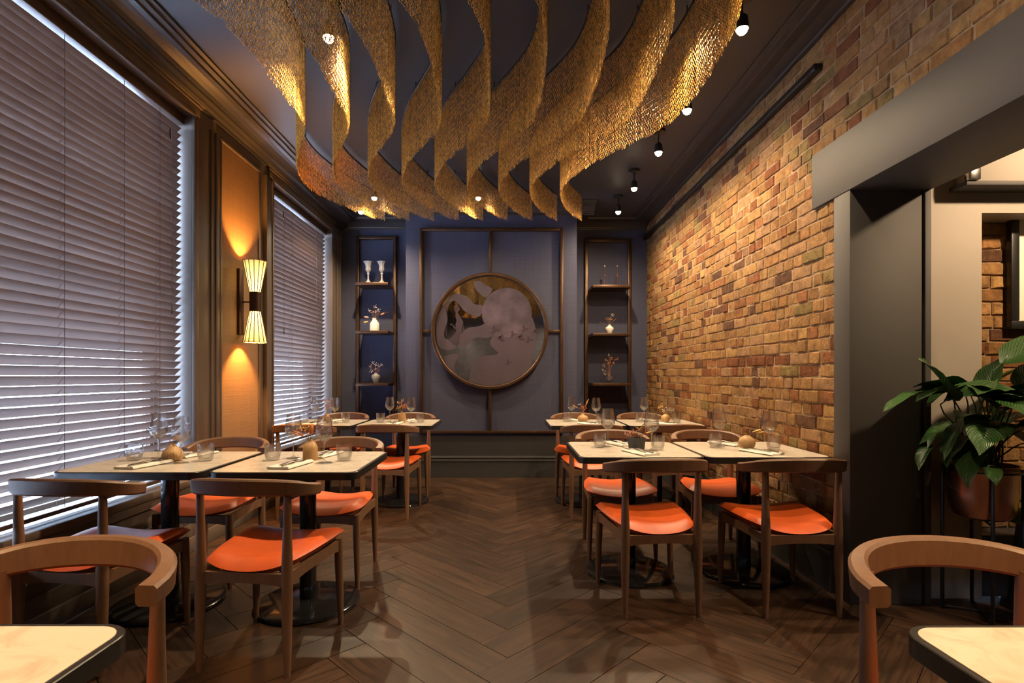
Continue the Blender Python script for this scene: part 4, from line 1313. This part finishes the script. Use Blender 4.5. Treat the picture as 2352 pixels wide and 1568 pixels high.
PROTO = {'g': glass_proto(), 't': tumbler_proto(), 'n': napkin_proto(), 'f': fork_proto(), 'k': knife_proto()}
USED = {}
def put(key, x, y, z, rz, label):
    t = copy_tree(PROTO[key]) if USED.get(key) else PROTO[key]
    USED[key] = True
    t.location = (x, y, z); t.rotation_euler = (0, 0, rz); t['label'] = label
    return t
ZT = TH + .0008
LAY = {1: -14, 2: -10, 3: 22, 4: 26, 5: -10, 6: -6, 9: 24, 10: 26}
for k, (x, y, d) in TABLES.items():
    if k in (7, 8): continue
    r = random.Random(90 + k)
    e = lambda s=.008: r.uniform(-s, s)
    if k in (1, 2, 5, 6):
        front = dict(n=(-.03, -.165), g=(.112, -.075), t=(.19, -.005))
    else:
        front = dict(n=(.02, -.19), g=(.105, -.10), t=(.16, -.055))
    a = R(LAY[k])
    for s, who in ((1, 'our side'), (-1, 'far side')):
        f = {q: (v[0] * s, v[1] * s) for q, v in front.items()}
        rot = a + (PI if s < 0 else 0)
        put('g', x + f['g'][0] + e(), y + f['g'][1] + e(), ZT, 0, 'tall clear wine glass, %s of %s' % (who, d))
        put('t', x + f['t'][0] + e(), y + f['t'][1] + e(), ZT, r.uniform(0, 1), 'short clear water tumbler, %s of %s' % (who, d))
        nx, ny = x + f['n'][0] + e(), y + f['n'][1] + e()
        put('n', nx, ny, ZT, rot, 'folded white napkin, %s of %s' % (who, d))
        ca, sa = math.cos(rot), math.sin(rot)
        for q, ox, oy, dr, nm in (('f', -.018, .022, .05, 'steel fork on napkin'), ('k', .018, .0, -.03, 'steel knife on napkin')):
            put(q, nx + ca * ox - sa * oy, ny + sa * ox + ca * oy, ZT + .0140, rot + dr, '%s, %s of %s' % (nm, who, d))
VZ = ZT
vase('onion', (-1.755, 2.83, VZ), 'ribbed tan onion-shaped bud vase on the front table by the large window')
flowers((-1.755, 2.83, VZ + .085), 'small rust sprig in the ribbed onion-shaped vase', [('dots', .01, .01, .035, 'dry_rust'), ('dots', .03, 0, .04, 'dry_rust'), ('dots', .05, .01, .028, 'dry_pink')], 11)
vase('bottle', (-1.045, 2.86, VZ), 'ribbed tan bottle-shaped bud vase on the front aisle table, window side')
flowers((-1.045, 2.86, VZ + .10), 'rust bunny tails and golden sprig in the ribbed bottle vase', [('tail', .005, 0, .058, 'dry_rust'), ('leaf', -.045, -.01, .028, 'dry_rust'), ('leaf', -.05, .0, .034, 'dry_rust'), ('leaf', .035, 0, .045, 'dry_stem'), ('dots', -.05, 0, .065, 'dry_gold'), ('dots', -.035, .01, .075, 'dry_gold'), ('dots', -.03, 0, .05, 'dry_pink')], 12)
vase('square', (.775, 3.245, VZ), 'square black bud vase on the front aisle table, brick side')
flowers((.775, 3.245, VZ + .07), 'brown star-shaped dried blooms in the square black vase', [('star', .01, 0, .055, 'dry_gold'), ('star', .05, 0, .03, 'dry_rust'), ('dots', -.04, 0, .03, 'dry_rust'), ('dots', -.055, .01, .022, 'dry_pink'), ('leaf', .06, 0, .03, 'dry_gold'), ('leaf', .015, -.01, .05, 'dry_gold'), ('dots', -.02, 0, .04, 'dry_rust'), ('dots', .03, -.02, .02, 'dry_rust')], 13)
vase('ball', (1.44, 3.25, VZ), 'ribbed tan ball-shaped bud vase on the table against the bricks')
flowers((1.44, 3.25, VZ + .08), 'golden curled leaf and dark seed head in the ball-shaped vase', [('leaf', .045, 0, .028, 'dry_gold'), ('leaf', .06, .0, .018, 'dry_gold'), ('dots', .075, .01, .03, 'dry_gold'), ('dots', -.005, 0, .018, 'dry_stem')], 14)
vase('flat', (-1.72, 5.13, VZ), 'round tan bud vase on the far table by the small window', .9)
flowers((-1.72, 5.13, VZ + .075), 'tall rust dried flowers on the far table by the small window', [('leaf', .0, 0, .05, 'dry_rust'), ('leaf', .01, 0, .08, 'dry_rust'), ('star', -.015, 0, .13, 'dry_rust'), ('star', .02, 0, .12, 'dry_gold'), ('dots', .03, 0, .09, 'dry_rust')], 15)
vase('bottle', (-1.0, 5.11, VZ), 'tan bottle-shaped bud vase on the far aisle table, window side', .95)
flowers((-1.0, 5.11, VZ + .09), 'bushy golden dried flowers on the far aisle table, window side', [('dots', -.045, 0, .05, 'dry_gold'), ('dots', -.03, 0, .10, 'dry_gold'), ('dots', .0, 0, .12, 'dry_gold'), ('dots', .02, 0, .08, 'dry_rust'), ('leaf', .04, 0, .075, 'dry_rust'), ('dots', -.01, 0, .06, 'dry_gold'), ('dots', .03, 0, .05, 'dry_rust'), ('leaf', .015, -.01, .05, 'dry_rust')], 16)
vase('flat', (.71, 5.10, VZ), 'round flat tan bud vase on the far aisle table, brick side')
flowers((.71, 5.10, VZ + .085), 'pink and golden dried bunch on the far aisle table, brick side', [('star', -.025, 0, .085, 'dry_pink'), ('leaf', .03, 0, .075, 'dry_gold'), ('leaf', .035, 0, .10, 'dry_gold'), ('leaf', -.06, 0, .06, 'dry_gold'), ('dots', -.01, 0, .06, 'dry_rust'), ('dots', .01, -.01, .05, 'dry_rust'), ('leaf', .0, 0, .04, 'dry_rust')], 17)
vase('ball', (1.50, 5.13, VZ), 'tan ball-shaped bud vase on the far table against the bricks', .9)
flowers((1.50, 5.13, VZ + .07), 'golden frothy dried flowers against the bricks on the far table', [('dots', -.05, .05, .07, 'dry_gold'), ('dots', -.02, .05, .09, 'dry_gold'), ('dots', .02, .03, .08, 'dry_gold'), ('dots', .05, .03, .06, 'dry_gold'), ('dots', .0, .02, .05, 'dry_white')], 18)

# ------------------------------------------------------------------ peace lily in a copper pot on a black stand
PX, PY = 2.385, 2.715
stand = thing('plant_stand', 'black metal plant stand with four slim legs under the copper pot', 'stand', (PX, PY, 0), R(18))
legs = []
for (sx, sy) in ((-1, -1), (1, -1), (1, 1), (-1, 1)):
    MB().rbox(sx * .112 - .007, sx * .112 + .007, sy * .112 - .007, sy * .112 + .007, 0, .735, .002).build('leg', M['black_metal'], stand)
for (a, b) in (((-1, -1), (1, 1)), ((1, -1), (-1, 1))):
    MB().tube([(a[0] * .112, a[1] * .112, .012), (b[0] * .112, b[1] * .112, .012)], .006, 6).build('floor_bar', M['black_metal'], stand)
MB().tube([(.158 * math.cos(2 * PI * k / 40), .158 * math.sin(2 * PI * k / 40), .728) for k in range(41)], .006, 6).build('top_ring', M['black_metal'], stand)
MB().tube([(-.112, -.112, .478), (.112, .112, .478)], .006, 6).build('pot_bar', M['black_metal'], stand)
pot = thing('plant_pot', 'brushed copper bucket pot holding the peace lily', 'plant pot', (PX, PY, .486))
MB().lathe([(0, .0), (.095, .0), (.118, .012), (.132, .045), (.140, .12), (.142, .262), (.146, .268), (.140, .268), (.136, .12), (.12, .03), (0, .02)], 48).build('bucket', M['copper'], pot)
hd = MB()
hd.tube([(-.146 - .0, 0, .25), (-.19, -.02, .22), (-.20, -.04, .17), (-.17, -.06, .13)], .004, 6)
hd.build('handle', M['black_metal'], pot)
MB().lathe([(0, .225), (.135, .225), (.135, .215), (0, .215)], 24).build('soil', M['soil'], pot)

def leaf_mesh(length, width, bend, fold, seed, name='leaf'):
    """pointed leaf along +y from the origin, drooping by bend, with a folded midrib"""
    r = random.Random(seed)
    n = 11
    cols = 7
    vs, uv = [], []
    ph = r.uniform(0, 6)
    for i in range(n):
        u = i / (n - 1)
        ang = bend * u * u
        y = length * (math.sin(ang) / ang * u if ang > 1e-3 else u) if False else None
        # integrate the bent midrib
        steps = 12; py_, pz_ = 0.0, 0.0
        for q in range(steps):
            uu = u * (q + .5) / steps
            th = -bend * uu
            py_ += math.cos(th) * length * u / steps; pz_ += math.sin(th) * length * u / steps
        w = width * (math.sin(PI * min(1, u ** 0.80)) ** 0.85) * (1 - .25 * u) if 0 < u < 1 else 0.002
        for c in range(cols):
            k = -1 + 2 * c / (cols - 1)
            wav = 0.06 * width * math.sin(u * 14 + ph + k * 2) * abs(k)
            vs.append((k * w * math.cos(fold), py_, pz_ + abs(k) * w * math.sin(fold) + wav))
            uv.append((0.5 + k / 2, u))
    fs = []
    for i in range(n - 1):
        for c in range(cols - 1):
            a = i * cols + c
            fs.append((a, a + 1, a + cols + 1, a + cols))
    me = MB().add(vs, fs).mesh(name, M['leaf'], True, 180, fix=False)
    l = me.uv_layers.new(name='UVMap')
    for lp in me.loops:
        l.data[lp.index].uv = uv[lp.vertex_index]
    return me
lily = thing('peace_lily', 'peace lily with large glossy dark green leaves in the copper pot', 'plant', (PX, PY, .715))
def leaf(tip_base, direction, length, width, bend, fold, seed, roll=0.0):
    length *= 1.22; width *= 1.40
    """stalk from the pot to tip_base (relative to the lily), blade from there along direction"""
    b = Vector(tip_base); r = random.Random(seed)
    root = Vector((r.uniform(-.06, .06), r.uniform(-.06, .06), -.01))
    mid = root.lerp(b, .5) + Vector((0, 0, .25 * (b - root).length * .35))
    d = Vector(direction).normalized()
    st = MB().tube([tuple(p) for p in smooth_curve([root, mid, b, b + d * .02], 9)], np.linspace(.0055, .0028, 9), 6).build('leaf_stalk', M['stalk'], lily)
    me = leaf_mesh(length, width, bend, fold, seed)
    side = d.cross(Vector((0, 0, 1)))
    side = side.normalized() if side.length > 1e-3 else Vector((1, 0, 0))
    up = side.cross(d)
    mt = Matrix((side, d, up)).transposed().to_4x4()
    mt = Matrix.Translation(b) @ mt @ Matrix.Rotation(roll, 4, 'Y')
    o = inst('leaf', me, st)
    o.matrix_local = mt
# leaves that can be told apart in the photograph, then the fill around them
LEAVES = [
    ((-.28, -.12, .41), (-1.0, -.30, .0), .36, .060, .45, .25, 1, .2),     # long one reaching out to the surround
    ((-.22, -.10, .36), (-.75, -.25, .95), .24, .080, .25, .25, 2, -.7),      # raised blade behind it
    ((-.24, -.06, .36), (.35, -.55, .35), .26, .075, .9, .3, 3, .5),
    ((-.16, -.10, .27), (-.9, -.4, -.45), .24, .040, .5, .3, 4, .3),
    ((-.13, -.12, .20), (-.75, -.6, -.5), .28, .060, .5, .3, 5, .2),
    ((-.08, -.14, .27), (-.7, -.7, -.05), .27, .075, .8, .25, 6, -.2),
    ((.0, -.10, .54), (.8, -.05, .45), .34, .070, .5, .25, 7, .6),         # highest leaf, to the picture edge
    ((-.04, -.05, .36), (.1, -.15, .9), .20, .060, .5, .3, 8, 1.0),
    ((.12, -.06, .42), (.35, -.1, .75), .20, .055, .9, .4, 9, .2),
    ((.14, -.08, .38), (.9, -.2, .25), .28, .060, .7, .3, 10, .3),
    ((.10, -.14, .26), (.5, -.8, .1), .26, .075, 1.0, .25, 11, .0),
    ((.14, -.12, .16), (.6, -.7, -.3), .27, .055, .7, .35, 12, .2),
    ((.18, -.06, .22), (.95, -.25, -.15), .27, .070, .7, .3, 13, -.2),
    ((.05, -.13, .24), (.25, -.85, .25), .22, .045, .8, .3, 14, .3),
    ((-.12, -.17, .05), (-.35, -.9, -.4), .09, .032, .6, .3, 15, .0)]
rl = random.Random(5)
for i in range(24):
    a = 2 * PI * i / 24 + rl.uniform(-.2, .2)
    h = rl.uniform(.12, .42); q = rl.uniform(.05, .15)
    LEAVES.append(((math.cos(a) * q, math.sin(a) * q * .8 - .02, h), (math.cos(a), math.sin(a) * .35 - .3, rl.uniform(.0, .65)), rl.uniform(.20, .30), rl.uniform(.045, .07), rl.uniform(.5, 1.2), rl.uniform(.2, .4), 40 + i, rl.uniform(-.5, .5)))
for a in LEAVES: leaf(*a)

# ------------------------------------------------------------------ next room: framed picture and a green stool
pic = thing('framed_picture', 'large pale picture in a black frame on the bricks of the next room', 'picture', (3.25, 3.065, 1.79))
for (a, b, c, d) in ((-.42, .42, .285, .33), (-.42, .42, -.33, -.285), (-.42, -.375, -.285, .285), (.375, .42, -.285, .285)):
    MB().rbox(a, b, -.035, .0, c, d, .004).build('frame_bar', M['black_metal'], pic)
MB().box(-.376, .376, -.015, -.005, -.286, .286).build('canvas', M['picture'], pic, smooth=False)
st = thing('green_stool', 'olive green upholstered stool with dark legs behind the plant', 'stool', (2.86, 2.68, 0))
mb = MB().rbox(-.22, .22, -.20, .20, .42, .50, .03, 3); mb.build('seat', M['green_cloth'], st)
for (sx, sy) in ((-1, -1), (1, -1), (1, 1), (-1, 1)):
    MB().tube([(sx * .20, sy * .18, 0), (sx * .165, sy * .15, .43)], [.012, .022], 8).build('leg', M['black_metal'], st)
